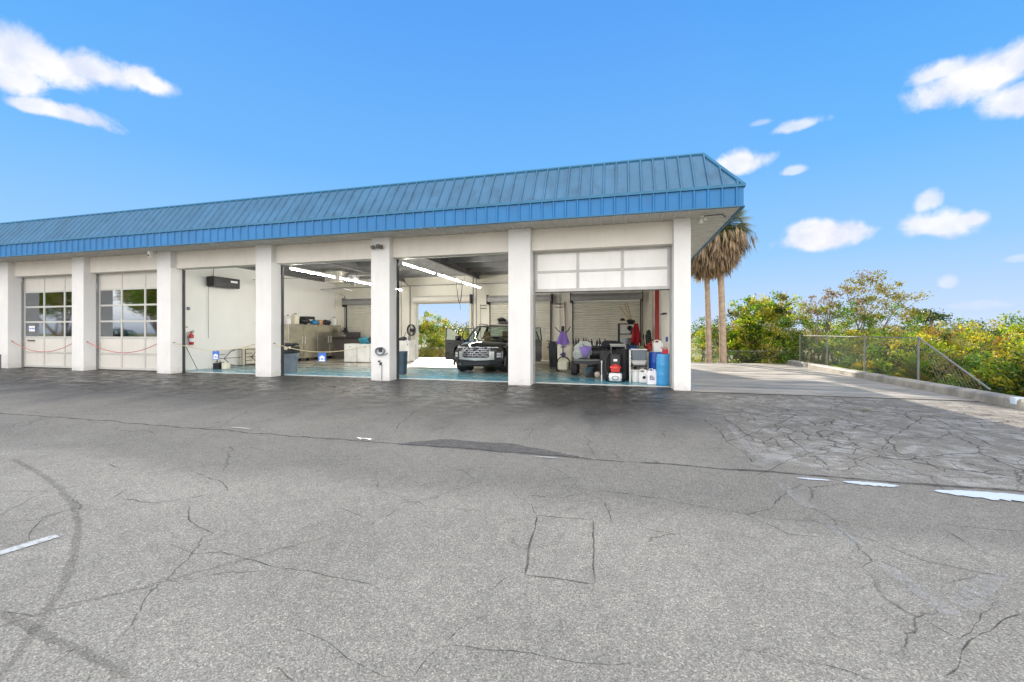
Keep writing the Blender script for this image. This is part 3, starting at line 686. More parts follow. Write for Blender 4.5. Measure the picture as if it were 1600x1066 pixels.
# ------------------------------------------------------------------ pickup truck
def pickup():
    t = thing('pickup_truck', 'black crew cab pickup truck with silver grille and all four doors open inside the garage', 'pickup truck', (-4.95, 13.90, .022), 0)
    HW = .95
    WA, WB, WR = .90, 3.90, .37    # axle positions, wheel radius
    prof = [(.16,.24),(.06,.30),(.02,.42),(.0,.58),(.01,.76),(.05,.92),(.12,1.00),(.26,1.055),(.6,1.10),(1.0,1.14),(1.42,1.17)]
    def fp(s, i):
        y, z = prof[i]; a = abs(s); k = max(0, 1-y/1.42)
        yo = (.50*a**3.2)*k**1.0
        zz = z
        if i > 5: zz = z-.10*a**4 + .02*math.cos(PI*s*1.5)*(i < 10)
        x = s*(HW-(.05 if i < 2 else 0)-(.06*(z > .9)*a))
        return (x, y+yo, zz)
    m = MB(); NS = 19
    m.grid(NS, len(prof), lambda u, v: fp(u*2-1, round(v*(len(prof)-1))))
    # fender sides with wheel arch
    def side(y0, y1, top, ax, zb=.27):
        for sg in (-1, 1):
            N = 24; vs = []
            for i in range(N+1):
                y = y0+(y1-y0)*i/N; d = abs(y-ax); AR = .43
                zl = zb if d >= AR else max(zb, .37+math.sqrt(AR*AR-d*d))
                tp = top(y); mid = (zl+tp)/2
                vs += [(sg*HW*.985, y, zl), (sg*HW*1.01, y, mid), (sg*(HW-.03), y, tp-.04), (sg*(HW-.09), y, tp)]
            m.add(vs, [(i*4+j, (i+1)*4+j, (i+1)*4+j+1, i*4+j+1) for i in range(N) for j in range(3)])
    side(.42, 1.42, lambda y: .93+.14*min(1, (y-.42)/1.0)+.0, WA)
    side(3.25, 4.92, lambda y: 1.12, WB)
    m.box(-.86, .86, 4.90, 4.95, .35, 1.10)                # tailgate
    m.box(-.84, .84, 3.25, 3.29, .4, 1.12); m.box(-.84, .84, 3.3, 4.9, .62, .66)
    m.box(-.92, -.80, 1.40, 3.30, .24, .42); m.box(.80, .92, 1.40, 3.30, .24, .42); m.box(-.80, .80, 1.40, 3.30, .26, .33)
    m.add([(-.86,1.40,.3),(.86,1.40,.3),(.86,1.40,1.12),(-.86,1.40,1.12)], [(0,1,2,3)])
    m.build('body', BLACKG, t, smooth=35)
    # roof and pillars
    r = MB(); r.grid(9, 7, lambda u, v: ((u*2-1)*(.66-.03*abs(v*2-1)), 2.18+v*1.32, 1.66+.035*(1-(u*2-1)**2)-.05*(v*2-1)**4)); r.grid(9, 3, lambda u, v: ((u*2-1)*.65, 2.2+v*1.28, 1.62)); 
    ro = r.build('roof', BLACKG, t, smooth=50)
    p = MB()
    for sg in (-1, 1):
        p.tube([(sg*.84,1.38,1.10),(sg*.76,1.82,1.42),(sg*.68,2.20,1.64)], [.045,.035,.03], 6)
        p.tube([(sg*.68,2.18,1.65),(sg*.67,2.8,1.675),(sg*.66,3.48,1.63)], .03, 6)
        p.tube([(sg*.86,2.42,.42),(sg*.86,2.45,1.1),(sg*.68,2.55,1.64)], .045, 6)
        p.tube([(sg*.88,3.28,.5),(sg*.84,3.42,1.1),(sg*.66,3.46,1.62)], .06, 6)
    p.tube([(-.68,2.19,1.655),(0,2.16,1.69),(.68,2.19,1.655)], .025, 6)
    p.build('pillar_frame', BLACKP, t, smooth=60)
    for sg in (-1, 1): MB().tube([(sg*.62,2.25,1.72),(sg*.61,2.4,1.76),(sg*.60,3.2,1.74),(sg*.60,3.35,1.69)], .016, 6).build('roof_rail', BLACKP, t, smooth=60)
    MB().grid(9, 4, lambda u, v: ((u*2-1)*(.80-.14*v), 1.40+.78*v+.09*(u*2-1)**2*(1-v)-.06*math.sin(PI*v)*0, 1.155+.50*v+.02*(1-(u*2-1)**2))).build('windshield', CGL, t, smooth=60)
    MB().grid(5, 3, lambda u, v: ((u*2-1)*(.76-.12*v), 3.46+.06*(1-v)-.02, 1.14+.48*v)).build('rear_window', CGL, t, smooth=60)
    MB().box(-.80, .80, 1.42, 1.75, .95, 1.14).build('dashboard', BLACKP, t, bevel=.03)
    for sg in (-1, 1):
        s = MB(); s.rbox(sg*.38-.25, sg*.38+.25, 2.0, 2.5, .45, .68, .06); s.rbox(sg*.38-.24, sg*.38+.24, 2.42, 2.56, .62, 1.22, .06); s.rbox(sg*.38-.13, sg*.38+.13, 2.45, 2.55, 1.26, 1.46, .04)
        s.build('seat', M('tan_seat_cover', (.30,.19,.10), .8), t, smooth=40)
    s = MB(); s.rbox(-.65, .65, 2.85, 3.3, .45, .68, .06); s.rbox(-.64, .64, 3.2, 3.32, .6, 1.25, .06); s.build('rear_seat', BLACKP, t, smooth=40)
    MB().lathe((.38,1.86,1.02), [(.17,-.015),(.19,0),(.17,.015)], 20, axis='y').build('steering_wheel', BLACKP, t, smooth=60)
    # wheels
    for ax in (WA, WB):
        for sg in (-1, 1):
            w = MB(); w.lathe((sg*.80,ax,.37), [(.24,-.12),(.34,-.12),(.37,-.08),(.372,0),(.37,.08),(.34,.12),(.24,.12)], 28, axis='x')
            tw = w.build('wheel', RUB, t, smooth=40)
            q = MB(); q.lathe((sg*.80+sg*.10,ax,.37), [(.0,-.01),(.05,.015),(.06,-.02),(.235,-.03),(.245,.01)], 20, axis='x')
            for a in range(5):
                an = 2*PI*a/5; q.obox((sg*.80+sg*.105, ax+.13*math.cos(an), .37+.13*math.sin(an)), (.03,.24,.045), (an,0,0))
            q.build('rim', SILV, tw, smooth=40)
            c = MB(); N = 16; vs = []
            for i in range(N+1):
                an = PI*(-.08+1.16*i/N)
                for rr, xx in ((.43,.955),(.50,.965),(.50,.90),(.43,.90)): vs.append((sg*xx, ax+rr*math.cos(an), .37+rr*math.sin(an)))
            c.add(vs, [(i*4+j, (i+1)*4+j, (i+1)*4+(j+1)%4, i*4+(j+1)%4) for i in range(N) for j in range(4)]); c.build('wheel_arch_trim', CLAD, t, smooth=40)
            MB().lathe((sg*.70,ax,.45), [(.44,-.1),(.44,.24)], 20, axis='x').build('wheel_well', BLACKP, t)
    # face: helper that samples the front skin
    def face(s, z, off=.012):
        for i in range(len(prof)-1):
            if prof[i][1] <= z <= prof[i+1][1]:
                f = (z-prof[i][1])/(prof[i+1][1]-prof[i][1]); a = Vector(fp(s, i)); c = Vector(fp(s, i+1)); p = a.lerp(c, f); break
        else: p = Vector(fp(s, 0))
        return Vector((p.x, p.y-off, p.z))
    def patch(mb, s0, s1, za, zb, off, nu=8, nv=4, k=0, fz=None):
        def fn(u, v):
            s = s0+(s1-s0)*u; a = za(s) if callable(za) else za; c = zb(s) if callable(zb) else zb
            return face(s, a+(c-a)*v, off)
        mb.grid(nu, nv, fn, k)
    # lower dark intake, silver surround, grille
    g = MB(); patch(g, -.62, .62, lambda s: .58+.06*abs(s)**2, lambda s: .93-.03*abs(s), .010, 13, 4); gr = g.build('grille', M('grille_black', (.012,.012,.014), .35), t, smooth=60)
    bars = MB()
    for i in range(5):
        z = .91-.072*i; lim = .60-.035*i
        N = 17
        def fn(u, v, z=z, lim=lim): 
            s = (u*2-1)*lim; return face(s, z+.020*(v-.5)+.012*math.sin(u*PI*8+i*PI), .03)
        bars.grid(N*2, 2, fn)
        for j in range(-4, 5):
            s = (j+.5*(i % 2))*.145
            if abs(s) < lim and i < 4:
                a = face(s, z, .028); c = face(s+(.045 if s > 0 else -.045), z-.072, .028); bars.tube([a, c], .013, 4)
    bars.build('grille_bar', CHROME, gr)
    sv = MB(); patch(sv, -.66, .66, lambda s: .455+.05*abs(s), lambda s: .555+.10*max(0, abs(s)-.42)/.24, .022, 19, 3)
    for sg in (-1, 1): patch(sv, sg*.50, sg*.66, .53, lambda s: .80-.3*(abs(s)-.5), .020, 5, 3)
    sv.build('bumper_trim', SILV, t, smooth=60)
    lo = MB(); patch(lo, -.88, .88, .25, .44, .014, 19, 3); patch(lo, .67, .93, .44, .80, .008, 6, 4); patch(lo, -.93, -.67, .44, .80, .008, 6, 4); lo.build('lower_bumper', CLAD, t, smooth=60)
    lo = MB(); 
    for z in (.31, .35, .39): patch(lo, -.5, .5, z, z+.015, .028, 9, 2)
    lo.build('intake_slat', M('slat_grey', (.09,.09,.095), .4), t)
    for sg in (-1, 1):
        h = MB()
        for z in (.60, .69): patch(h, sg*.74, sg*.86, z-.035, z+.03, .022, 4, 3)
        h.build('headlight', LENS, t, smooth=60)
        h = MB(); patch(h, sg*.42, sg*.80, lambda s: .90-.02*abs(s), lambda s: .935-.02*abs(s), .018, 8, 2); h.build('daytime_lamp', LENS, t, smooth=60)
        h = MB(); patch(h, sg*.885, sg*.90, .52, .76, .02, 2, 4); h.build('daytime_lamp', LENS, t, smooth=60)
    # badge: slanted letter in an oval
    c = face(0, .855, .055); e = MB()
    pts = [(c.x+.085*math.cos(2*PI*i/20), c.y, c.z+.048*math.sin(2*PI*i/20)) for i in range(21)]
    e.tube(pts, .008, 5); e.obox((c.x-.03,c.y,c.z), (.016,.012,.075), (0,.35,0)); e.obox((c.x+.03,c.y,c.z), (.016,.012,.075), (0,.35,0)); e.obox((c.x,c.y,c.z), (.07,.012,.014), (0,-.35,0))
    e.build('badge', DARK, t)
    # doors
    def door(L, hinge, sg, ang, front):
        d = MB(); zb, zt = .34, 1.12
        prof2 = [(0,zb),(L,zb),(L,zt+.02),(L*.0,zt)]
        d.prism([(0,zb+.04),(.06,zb),(L-.04,zb),(L,zb+.1),(L,zt+.02),(0,zt)], 'x', -.045, .045)
        if front: fr = [(0.02,zt),(.42,1.42),(.80,1.58),(L-.05,1.60),(L,zt)]
        else: fr = [(0.02,zt),(0.04,1.59),(.55,1.58),(L-.12,1.45),(L,zt)]
        d.tube([(-sg*.0, y, z) for y, z in fr], .025, 5)
        o = d.build('door', BLACKG, t, smooth=35, bevel=.012)
        o.location = (sg*.92, hinge, 0); o.rotation_euler = (0, 0, -sg*ang)
        g = MB(); n = len(fr); g.add([(0.004*k2, y, z) for k2 in (-1,) for y, z in fr], [tuple(range(n))]); g.build('door_window', M2, o)
        MB().prism([(.05,zb+.02),(L-.04,zb+.02),(L-.04,zb+.2),(.05,zb+.2)], 'x', sg*.046, sg*.06).build('door_cladding', CLAD, o)
        MB().prism([(.10,.55),(L-.10,.55),(L-.10,1.0),(.10,1.0)], 'x', -sg*.07, -sg*.046).build('door_lining', M('door_lining_grey', (.16,.16,.16), .6), o)
        MB().obox((sg*.07, L-.18, .98), (.03,.16,.03)).build('handle', BLACKG, o)
        if front:
            q = MB(); q.rbox(sg*.19-.12, sg*.19+.12, .10, .22, 1.12, 1.29, .04); q.obox((sg*.06,.15,1.13), (.1,.05,.04)); q.build('mirror', BLACKG, o, smooth=50)
    M2 = CGL
    for sg in (-1, 1):
        door(1.07, 1.44, sg, R(64 if sg < 0 else 74), True); door(.84, 2.52, sg, R(58), False)
    return t
truck = pickup(); truck.scale = (1.05, 1.03, 1.03)

tk = copy_tree(truck); tk.location = (-36.5, 3.2, 0); tk.rotation_euler = (0,0,R(150)); lab(tk, 'black pickup truck parked in the open lot, seen only mirrored in door glass')
# ------------------------------------------------------------------ contents of the bays
FZ = .023
def simple(name, label, cat, mb, mat, smooth=40, bevel=0, group=None, loc=None):
    o = mb.build(name, mat, None, smooth=smooth, bevel=bevel)
    return tag(o, label, cat, group)

# left partition bay
def heater():
    t = thing('wall_heater', 'long black box heater hung high on the white partition wall', 'heater', (-16.2, 13.6, 3.55))
    m = MB(); m.rbox(.05, .42, -.45, .75, -.20, .20, .03); m.build('casing', BLACKP, t, smooth=40)
    m = MB(); 
    for i in range(6): m.box(.40, .425, -.40, .70, -.16+.055*i, -.14+.055*i)
    m.build('grille', DARK, t)
    m = MB(); m.box(.421, .428, .30, .62, .02, .10); m.build('rating_plate', SIGNW, t)
    m = MB(); m.tube([(.0,-.2,.2),(.1,-.2,.28),(.1,-.2,.9)], .015); m.tube([(.03,-.35,-.18),(.03,-.35,-2.3)], .010); m.build('cable', PIPE, t)
    m = MB(); m.box(0, .06, -.1, .5, -.05, .05); m.build('bracket', GALV, t)
heater()
def extinguisher():
    t = thing('fire_extinguisher', 'red fire extinguisher hung on the white partition wall by the left pillar', 'fire extinguisher', (-16.08, 12.48, 1.0))
    m = MB(); m.lathe((0,0,0), [(.0,0),(.075,.01),(.08,.03),(.08,.36),(.06,.42),(.025,.45),(.025,.48)], 14); m.build('cylinder', M('extinguisher_red', (.48,.03,.03), .3), t, smooth=50)
    m = MB(); m.box(-.02, .02, -.03, .09, .48, .52); m.obox((0,.05,.55), (.02,.12,.015), (.3,0,0)); m.build('valve', DARK, t)
    m = MB(); m.tube([(0,-.03,.50),(.02,-.13,.48),(.02,-.15,.30),(.02,-.10,.12)], .013); m.build('hose', BLACKP, t, smooth=60)
    MB().lathe((0,0,0), [(.0805,.12),(.082,.13),(.082,.25),(.0805,.26)], 14).build('label_band', SIGNW, t)
extinguisher()
def wallbits():
    m = MB(); m.rbox(-16.22, -16.16, 12.4, 12.5, 2.35, 2.47, .01); simple('thermostat', 'small white thermostat on the partition wall above the fire extinguisher', 'thermostat', m, GREYP)
    m = MB(); m.box(-16.22, -16.19, 12.3, 12.44, 1.66, 1.72); simple('wall_label', 'small beige label on the partition wall above the fire extinguisher', 'label', m, M('label_tan', (.55,.48,.33), .7))
    m = MB(); m.tube([(-16.15,12.32,.95),(-15.95,12.62,.03)], .012); simple('stick', 'thin dark stick leaning in the left corner of the empty bay', 'stick', m, DARK)
    # folded table on its side
    t = thing('folding_table', 'folding table stood on its edge with dark tubular legs against the partition wall', 'table', (-15.98, 14.0, FZ))
    MB().rbox(-.10, -.04, .62, 2.6, .03, .80, .03).build('tabletop', CREAMP, t, smooth=40, bevel=.005)
    for y0, nm in ((-.55, 0), (.75, 1)):
        m = MB(); r = .016; x = .02+.03*nm
        m.tube([(x,y0,.03),(x,y0,.72)], r); m.tube([(x,y0,.72),(x,y0+1.15,.72)], r); m.tube([(x,y0,.06),(x,y0+1.15,.03)], r); m.tube([(x,y0+1.15,.03),(x,y0+1.15,.72)], r)
        for z in (.22, .38, .54): m.tube([(x,y0,z),(x,y0+.34,z)], r*.8)
        m.tube([(x,y0+.30,.38),(x,y0+.45,.50),(x,y0+.62,.66),(x,y0+.8,.70)], r); m.tube([(x,y0+.30,.38),(x,y0+.45,.24),(x,y0+.62,.10),(x,y0+.8,.06)], r)
        m.tube([(x,y0+.34,.38),(x,y0+1.15,.38)], r*.8)
        m.build('leg', DARK, t, smooth=60)
    x, y = G(325, 577); x = -14.9; y = 12.55
    m = MB(); m.rbox(-15.72, -15.44, 13.05, 13.3, FZ, .26, .02); m.tube([(-15.7,13.17,.26),(-15.68,13.17,.34),(-15.48,13.17,.34),(-15.46,13.17,.26)], .012); simple('tool_box', 'small black toolbox with handle on the blue floor of the empty bay', 'toolbox', m, BLACKP)
    m = MB(); m.rbox(-15.35, -15.15, 13.1, 13.35, FZ, .27, .04); m.lathe((-15.25,13.2,.27), [(.03,0),(.03,.05)], 8); simple('plastic_jug', 'pale jug on the floor beside the small black toolbox', 'jug', m, CREAMP)
wallbits()

# chains and ropes between pillars, with small signs
def sag(a, b, d, n=16): return [tuple(Vector(a).lerp(Vector(b), i/n)-Vector((0,0,4*d*(i/n)*(1-i/n)))) for i in range(n+1)]
def ropes():
    info = [(5, ROPE, 'red plastic chain sagging across the leftmost closed garage door', 'chain', .42),
            (4, ROPE, 'red plastic chain sagging across the second closed garage door', 'chain', .40),
            (3, ROPEY, 'pale rope sagging across the empty bay with a blue sign on it', 'rope', .27),
            (2, ROPEY, 'pale rope sagging across the bay of the steel cabinet', 'rope', .27)]
    for k, m_, lb, ct, d in info:
        x0 = pl(k+1)+PW; x1 = pl(k); y = FY+.14; z = 1.12
        a = (x0+.03, y-.02, z); c = (x1-.03, y-.02, z)
        t = thing(ct, lb, ct, (x0, y, 0), 0)
        pts = [(p[0]-x0, p[1]-y, p[2]) for p in sag(a, c, d, 24)]
        mb = MB()
        if ct == 'chain':
            # chain links as alternating short beads
            q = sag(a, c, d, 90)
            for i in range(90):
                p, r_ = Vector(q[i])-Vector((x0,y,0)), Vector(q[i+1])-Vector((x0,y,0)); mb.tube([p, p.lerp(r_, .5), r_], [.009,.017,.009], 5)
        else: mb.tube(pts, .011, 6)
        mb.build('link_line' if ct == 'chain' else 'cord', m_, t, smooth=60)
        h = MB(); h.tube([(.0,-.02,z),(.05,-.02,z)], .02); h.tube([(x1-x0,-.02,z),(x1-x0-.05,-.02,z)], .02); h.tube([(-.02,-.02,z+.03),(-.12,-.16,z+.05)], .012) if False else None
        h.build('hook', DARK, t)
    for k, lb in ((3, 'small blue square sign with white car symbol hanging in the empty bay'), (2, 'small blue square sign with white car symbol hanging before the steel cabinet')):
        x0 = pl(k+1)+PW; x1 = pl(k); px = 338 if k == 3 else 504
        x = U(px, FY+.12); f = (x-x0)/(x1-x0); z = 1.12-4*.27*f*(1-f)
        t = thing('hanging_sign', lb, 'sign', (x, FY+.10, z-.17), 0, 'blue signs hung on the ropes')
        MB().rbox(-.145, .145, -.004, .004, -.145, .145, .003).build('board', SIGNB, t)
        m = MB()
        m.prism([(-.10,-.03),(.10,-.03),(.105,.012),(.065,.022),(.035,.055),(-.035,.055),(-.065,.022),(-.105,.012)], 'y', -.008, -.0045)
        m.box(-.11, .11, -.008, -.0045, -.125, -.075)
        m.lathe((-.06,-.0045,-.045), [(.022,0),(.022,-.005)], 10, axis='y'); m.lathe((.06,-.0045,-.045), [(.022,0),(.022,-.005)], 10, axis='y')
        m.build('symbol', SIGNW, t)
        m = MB(); m.tube([(-.12,0,.145),(0,.02,.175),(.12,0,.145)], .004, 4); m.build('hook', DARK, t)
ropes()
m = MB(); x0 = pl(7)+PW; m.box(U(46,11.9), U(55.5,11.9), FY+.466, FY+.4668, HZ(50,518,11.9), HZ(50,509.5,11.9)); 
m2 = m.build('window_sticker', SIGNW); tag(m2, 'small white paper notice with blue writing on the leftmost door glass', 'notice')
q = MB()
for i, (a, c) in enumerate(((.1,.35),(.42,.62),(.68,.9))): q.box(U(46+9.5*a,11.9), U(46+9.5*c,11.9), FY+.4645, FY+.4658, HZ(50,514.5,11.9), HZ(50,512.5,11.9))
q.build('print', SIGNB, m2)
m = MB(); m.box(U(44,11.89), U(54,11.89), FY+.43, FY+.468, 1.13, 1.17); simple('door_handle_bar', 'short dark lift handle low on the leftmost closed garage door', 'handle', m, DARK)
# grey bin and things in the cabinet bay
def bin_(name, label, c, r, h, mat, grp=None, lid=None):
    t = thing(name, label, 'bin', (c[0], c[1], FZ), 0, grp)
    m = MB(); m.lathe((0,0,0), [(.0,.005),(r*.80,0),(r*.82,.03),(r*.97,h*.86),(r*1.0,h*.86),(r*1.02,h*.97),(r*1.05,h),(r*.98,h),(r*.93,h*.9),(r*.8,.05),(0,.05)], 24); m.build('barrel', mat, t, smooth=35)
    m = MB()
    for a in (0, PI): m.obox((math.cos(a)*r*1.03, math.sin(a)*r*1.03, h*.82), (.07,.18,.05), (0,0,a))
    m.build('handle', mat, t)
    return t
bx, by = U(453.5, 12.75), 12.75
bin_('trash_can', 'round grey trash can standing in the mouth of the steel cabinet bay', (bx, by), .28, .70, GREYP)
m = MB(); m.rbox(bx-.26, bx+.26, by-.18, by+.2, .735, .98, .03); m.blob((bx,by,1.02), (.25,.18,.09), 4, .5); o = simple('rubbish_bag', 'dark crumpled bag and box heaped on the round grey trash can', 'bag', m, BLACKP)
m = MB(); m.blob((bx-.02,by-.19,.90), (.09,.03,.05), 3, .3); m.blob((bx+.15,by-.19,.93), (.05,.03,.05), 5, .3); m.build('rag', CREAMP, o)
def cabinet():
    t = thing('steel_cabinet', 'tall stainless steel cabinet on casters along the partition wall', 'cabinet', (-16.15, 16.7, FZ))
    MB().rbox(0, .68, 0, 3.9, .16, 1.86, .02).build('carcass', STEEL, t, smooth=40)
    for i in range(4): 
        d = MB().box(.681, .70, .03+.97*i, .97*(i+1), .22, 1.80).build('door', M('steel_door_warm', (.52,.49,.40), .24, .85, var=.2, scale=3), t, bevel=.006)
        MB().tube([(.72, .1+.97*i+(.76 if i % 2 == 0 else 0), .9),(.72, .1+.97*i+(.76 if i % 2 == 0 else 0), 1.25)], .012).build('handle', SILV, d)
    MB().rbox(.0, .64, -.022, -.002, .22, 1.80, .002).build('end_panel', MATS['steel_door_warm'], t)
    for y in (.2, 1.4, 2.6, 3.7):
        for x in (.08, .58): MB().lathe((x,y,.075), [(.075,-.02),(.075,.02)], 12, axis='y').build('caster', BLACKP, t)
cabinet()
ct = 1.86+FZ+.002
def jug(name, label, c, s, mat, z=ct, grp=None, red=None):
    t = thing(name, label, 'jug', (c[0], c[1], z), 0, grp)
    MB().rbox(-.13*s, .13*s, -.10*s, .10*s, 0, .27*s, .04*s).build('body', mat, t, smooth=40)
    m = MB(); m.lathe((.05*s,0,.27*s), [(.05*s,0),(.03*s,.03*s),(.03*s,.07*s)], 10); m.build('neck', mat, t, smooth=40)
    m = MB(); m.lathe((.05*s,0,.335*s), [(.036*s,0),(.036*s,.03*s)], 10); m.build('cap', red or BLACKP, t)
    m = MB(); m.tube([(.04*s,0,.28*s),(-.02*s,0,.34*s),(-.09*s,0,.33*s),(-.10*s,0,.26*s)], .018*s); m.build('handle', mat, t, smooth=60)
    return t
jug('plastic_jug', 'white jug with red cap, leftmost on top of the steel cabinet', (-15.75,16.9), 1.25, WPL, red=RED)
jug('plastic_jug', 'square cream jug on the steel cabinet beside the leftmost jug', (-15.72,17.35), 1.5, CREAMP)
jug('plastic_jug', 'white jug at the far right end of the steel cabinet top', (-15.7,20.25), 1.3, WPL)
m = MB(); m.blob((-15.75,18.05,ct+.17), (.24,.34,.17), 11, .45); m.rbox(-15.95, -15.5, 17.95, 18.55, ct+.28, ct+.42, .03); simple('bag', 'black bag with a box on it on top of the steel cabinet', 'bag', m, BLACKP)
m = MB(); m.blob((-15.6,18.62,ct+.13), (.18,.22,.14), 13, .4); simple('bag', 'bright blue bag on top of the steel cabinet', 'bag', m, M('bright_blue_cloth', (.03,.25,.50), .7))
m = MB(); m.rbox(-15.85, -15.5, 18.9, 19.15, ct, ct+.26, .02); simple('carton', 'small orange and white carton on top of the steel cabinet', 'carton', m, M('orange_card', (.55,.30,.15), .7))
m = MB(); m.blob((-15.7,19.6,ct+.13), (.22,.34,.15), 17, .5); simple('bag', 'second black bag on the steel cabinet, right of the orange carton', 'bag', m, M('dark_cloth', (.03,.03,.035), .9))
# dark bench, fan and washer pair
bw = 19.2
def bench():
    x0, x1 = U(527,20.3), U(563,20.3)
    t = thing('storage_bin', 'long dark bench of bins behind the pair of white appliances', 'bench', ((x0+x1)/2, 20.3, FZ))
    w = (x1-x0)/2
    MB().rbox(-w, w, -.35, .35, .0, 1.10, .04).build('body', M('dark_brown_grey', (.07,.062,.058), .7), t, smooth=40)
    MB().rbox(-w-.03, w+.03, -.38, .38, 1.10, 1.16, .02).build('lid', BLACKP, t, smooth=40)
    m = MB(); m.rbox(x1-.95, x1-.10, 20.1, 20.5, 1.185, 1.50, .03); simple('crate', 'dark open crate on the bench by the roll-up door', 'crate', m, M('dark_crate', (.05,.045,.045), .7))
    m = MB(); m.blob((x0+.5,20.2,1.30), (.28,.2,.13), 21, .4); simple('bag', 'grey crumpled bag under the black fan', 'bag', m, M('grey_cloth', (.22,.21,.21), .9))
    fx = U(538, 20.4)
    f = thing('floor_fan', 'round black fan standing on the dark bench', 'fan', (fx, 20.45, 1.185))
    m = MB()
    for r in (.08,.14,.20,.26): m.tube([(r*math.cos(2*PI*i/20), -.06+.03*(r/.26), .36+r*math.sin(2*PI*i/20)) for i in range(21)], .008, 4)
    for i in range(12): a = 2*PI*i/12; m.tube([(0,-.08,.36),(.26*math.cos(a),-.02,.36+.26*math.sin(a))], .005, 4)
    m.build('cage', BLACKP, f)
    m = MB()
    for i in range(4): m.obox((.11*math.cos(i*PI/2),0,.36+.11*math.sin(i*PI/2)), (.18,.015,.11), (.5,-i*PI/2,0))
    m.build('blade', DARK, f)
    m = MB(); m.rbox(-.15,.15,-.1,.1,0,.04,.02); m.tube([(0,.03,.03),(0,.03,.3)], .02); m.lathe((0,.02,.36), [(.07,0),(.06,.1)], 10, axis='y'); m.build('base', BLACKP, f)
bench()
def appliances():
    for i, (a, c) in enumerate(((537.5,557),(558,577))):
        w = 17.6; x0, x1 = U(a, w), U(c, w)
        t = thing('washing_machine', ['white box appliance, left of the pair before the dark bench', 'white box appliance, right of the pair beside the hose pillar'][i], 'appliance', ((x0+x1)/2, w+.33, FZ), 0, 'white appliances side by side')
        hw = (x1-x0)/2
        MB().rbox(-hw, hw, -.33, .33, .03, .90, .02).build('cabinet', WPL, t, smooth=40)
        MB().rbox(-hw+.03, hw-.03, -.338, -.331, .08, .84, .003).build('front_panel', M('appliance_white', (.80,.80,.77), .35), t)
        m = MB(); m.box(-hw+.01, hw-.01, -.32, .32, .0, .03); m.build('plinth', DARK, t)
        m = MB(); m.box(-.06+.1*i, .06+.1*i, -.345, -.339, .74, .77); m.build('handle', GREYP, t)
    x = U(571, 17.9); m = MB(); m.blob((x,17.95,1.06), (.36,.25,.18), 31, .4, flat=.8); simple('bag', 'teal and black bag on the right white appliance', 'bag', m, TEAL)
    m = MB(); m.blob((x+.25,17.95,1.10), (.14,.2,.17), 33, .3); simple('bag', 'black pouch next to the teal bag on the right white appliance', 'bag', m, BLACKP)
appliances()
def unit_heater():
    t = thing('unit_heater', 'cream boxed unit heater hung under the ceiling near the partition wall', 'heater', (-12.95, 17.0, 3.82))
    MB().rbox(-.48, .42, -.3, .3, 0, .52, .02).build('casing', M('cream_sheet', (.62,.58,.50), .5), t, smooth=40)
    m = MB(); m.blob((.78,0,.20), (.36,.25,.30), 41, .35); m.build('flexible_duct', M('foil_duct', (.35,.35,.36), .4, .6, bump=.6, bscale=15), t, smooth=60)
    for x in (-.4,.35): MB().tube([(x,0,.52),(x,0,.85)], .01).build('hanger', PIPE, t)
    m = MB()
    for i in range(7): m.box(-.40+.11*i, -.38+.11*i, -.315, -.301, .05, .46)
    m.build('louvre', GREYP, t)
unit_heater()
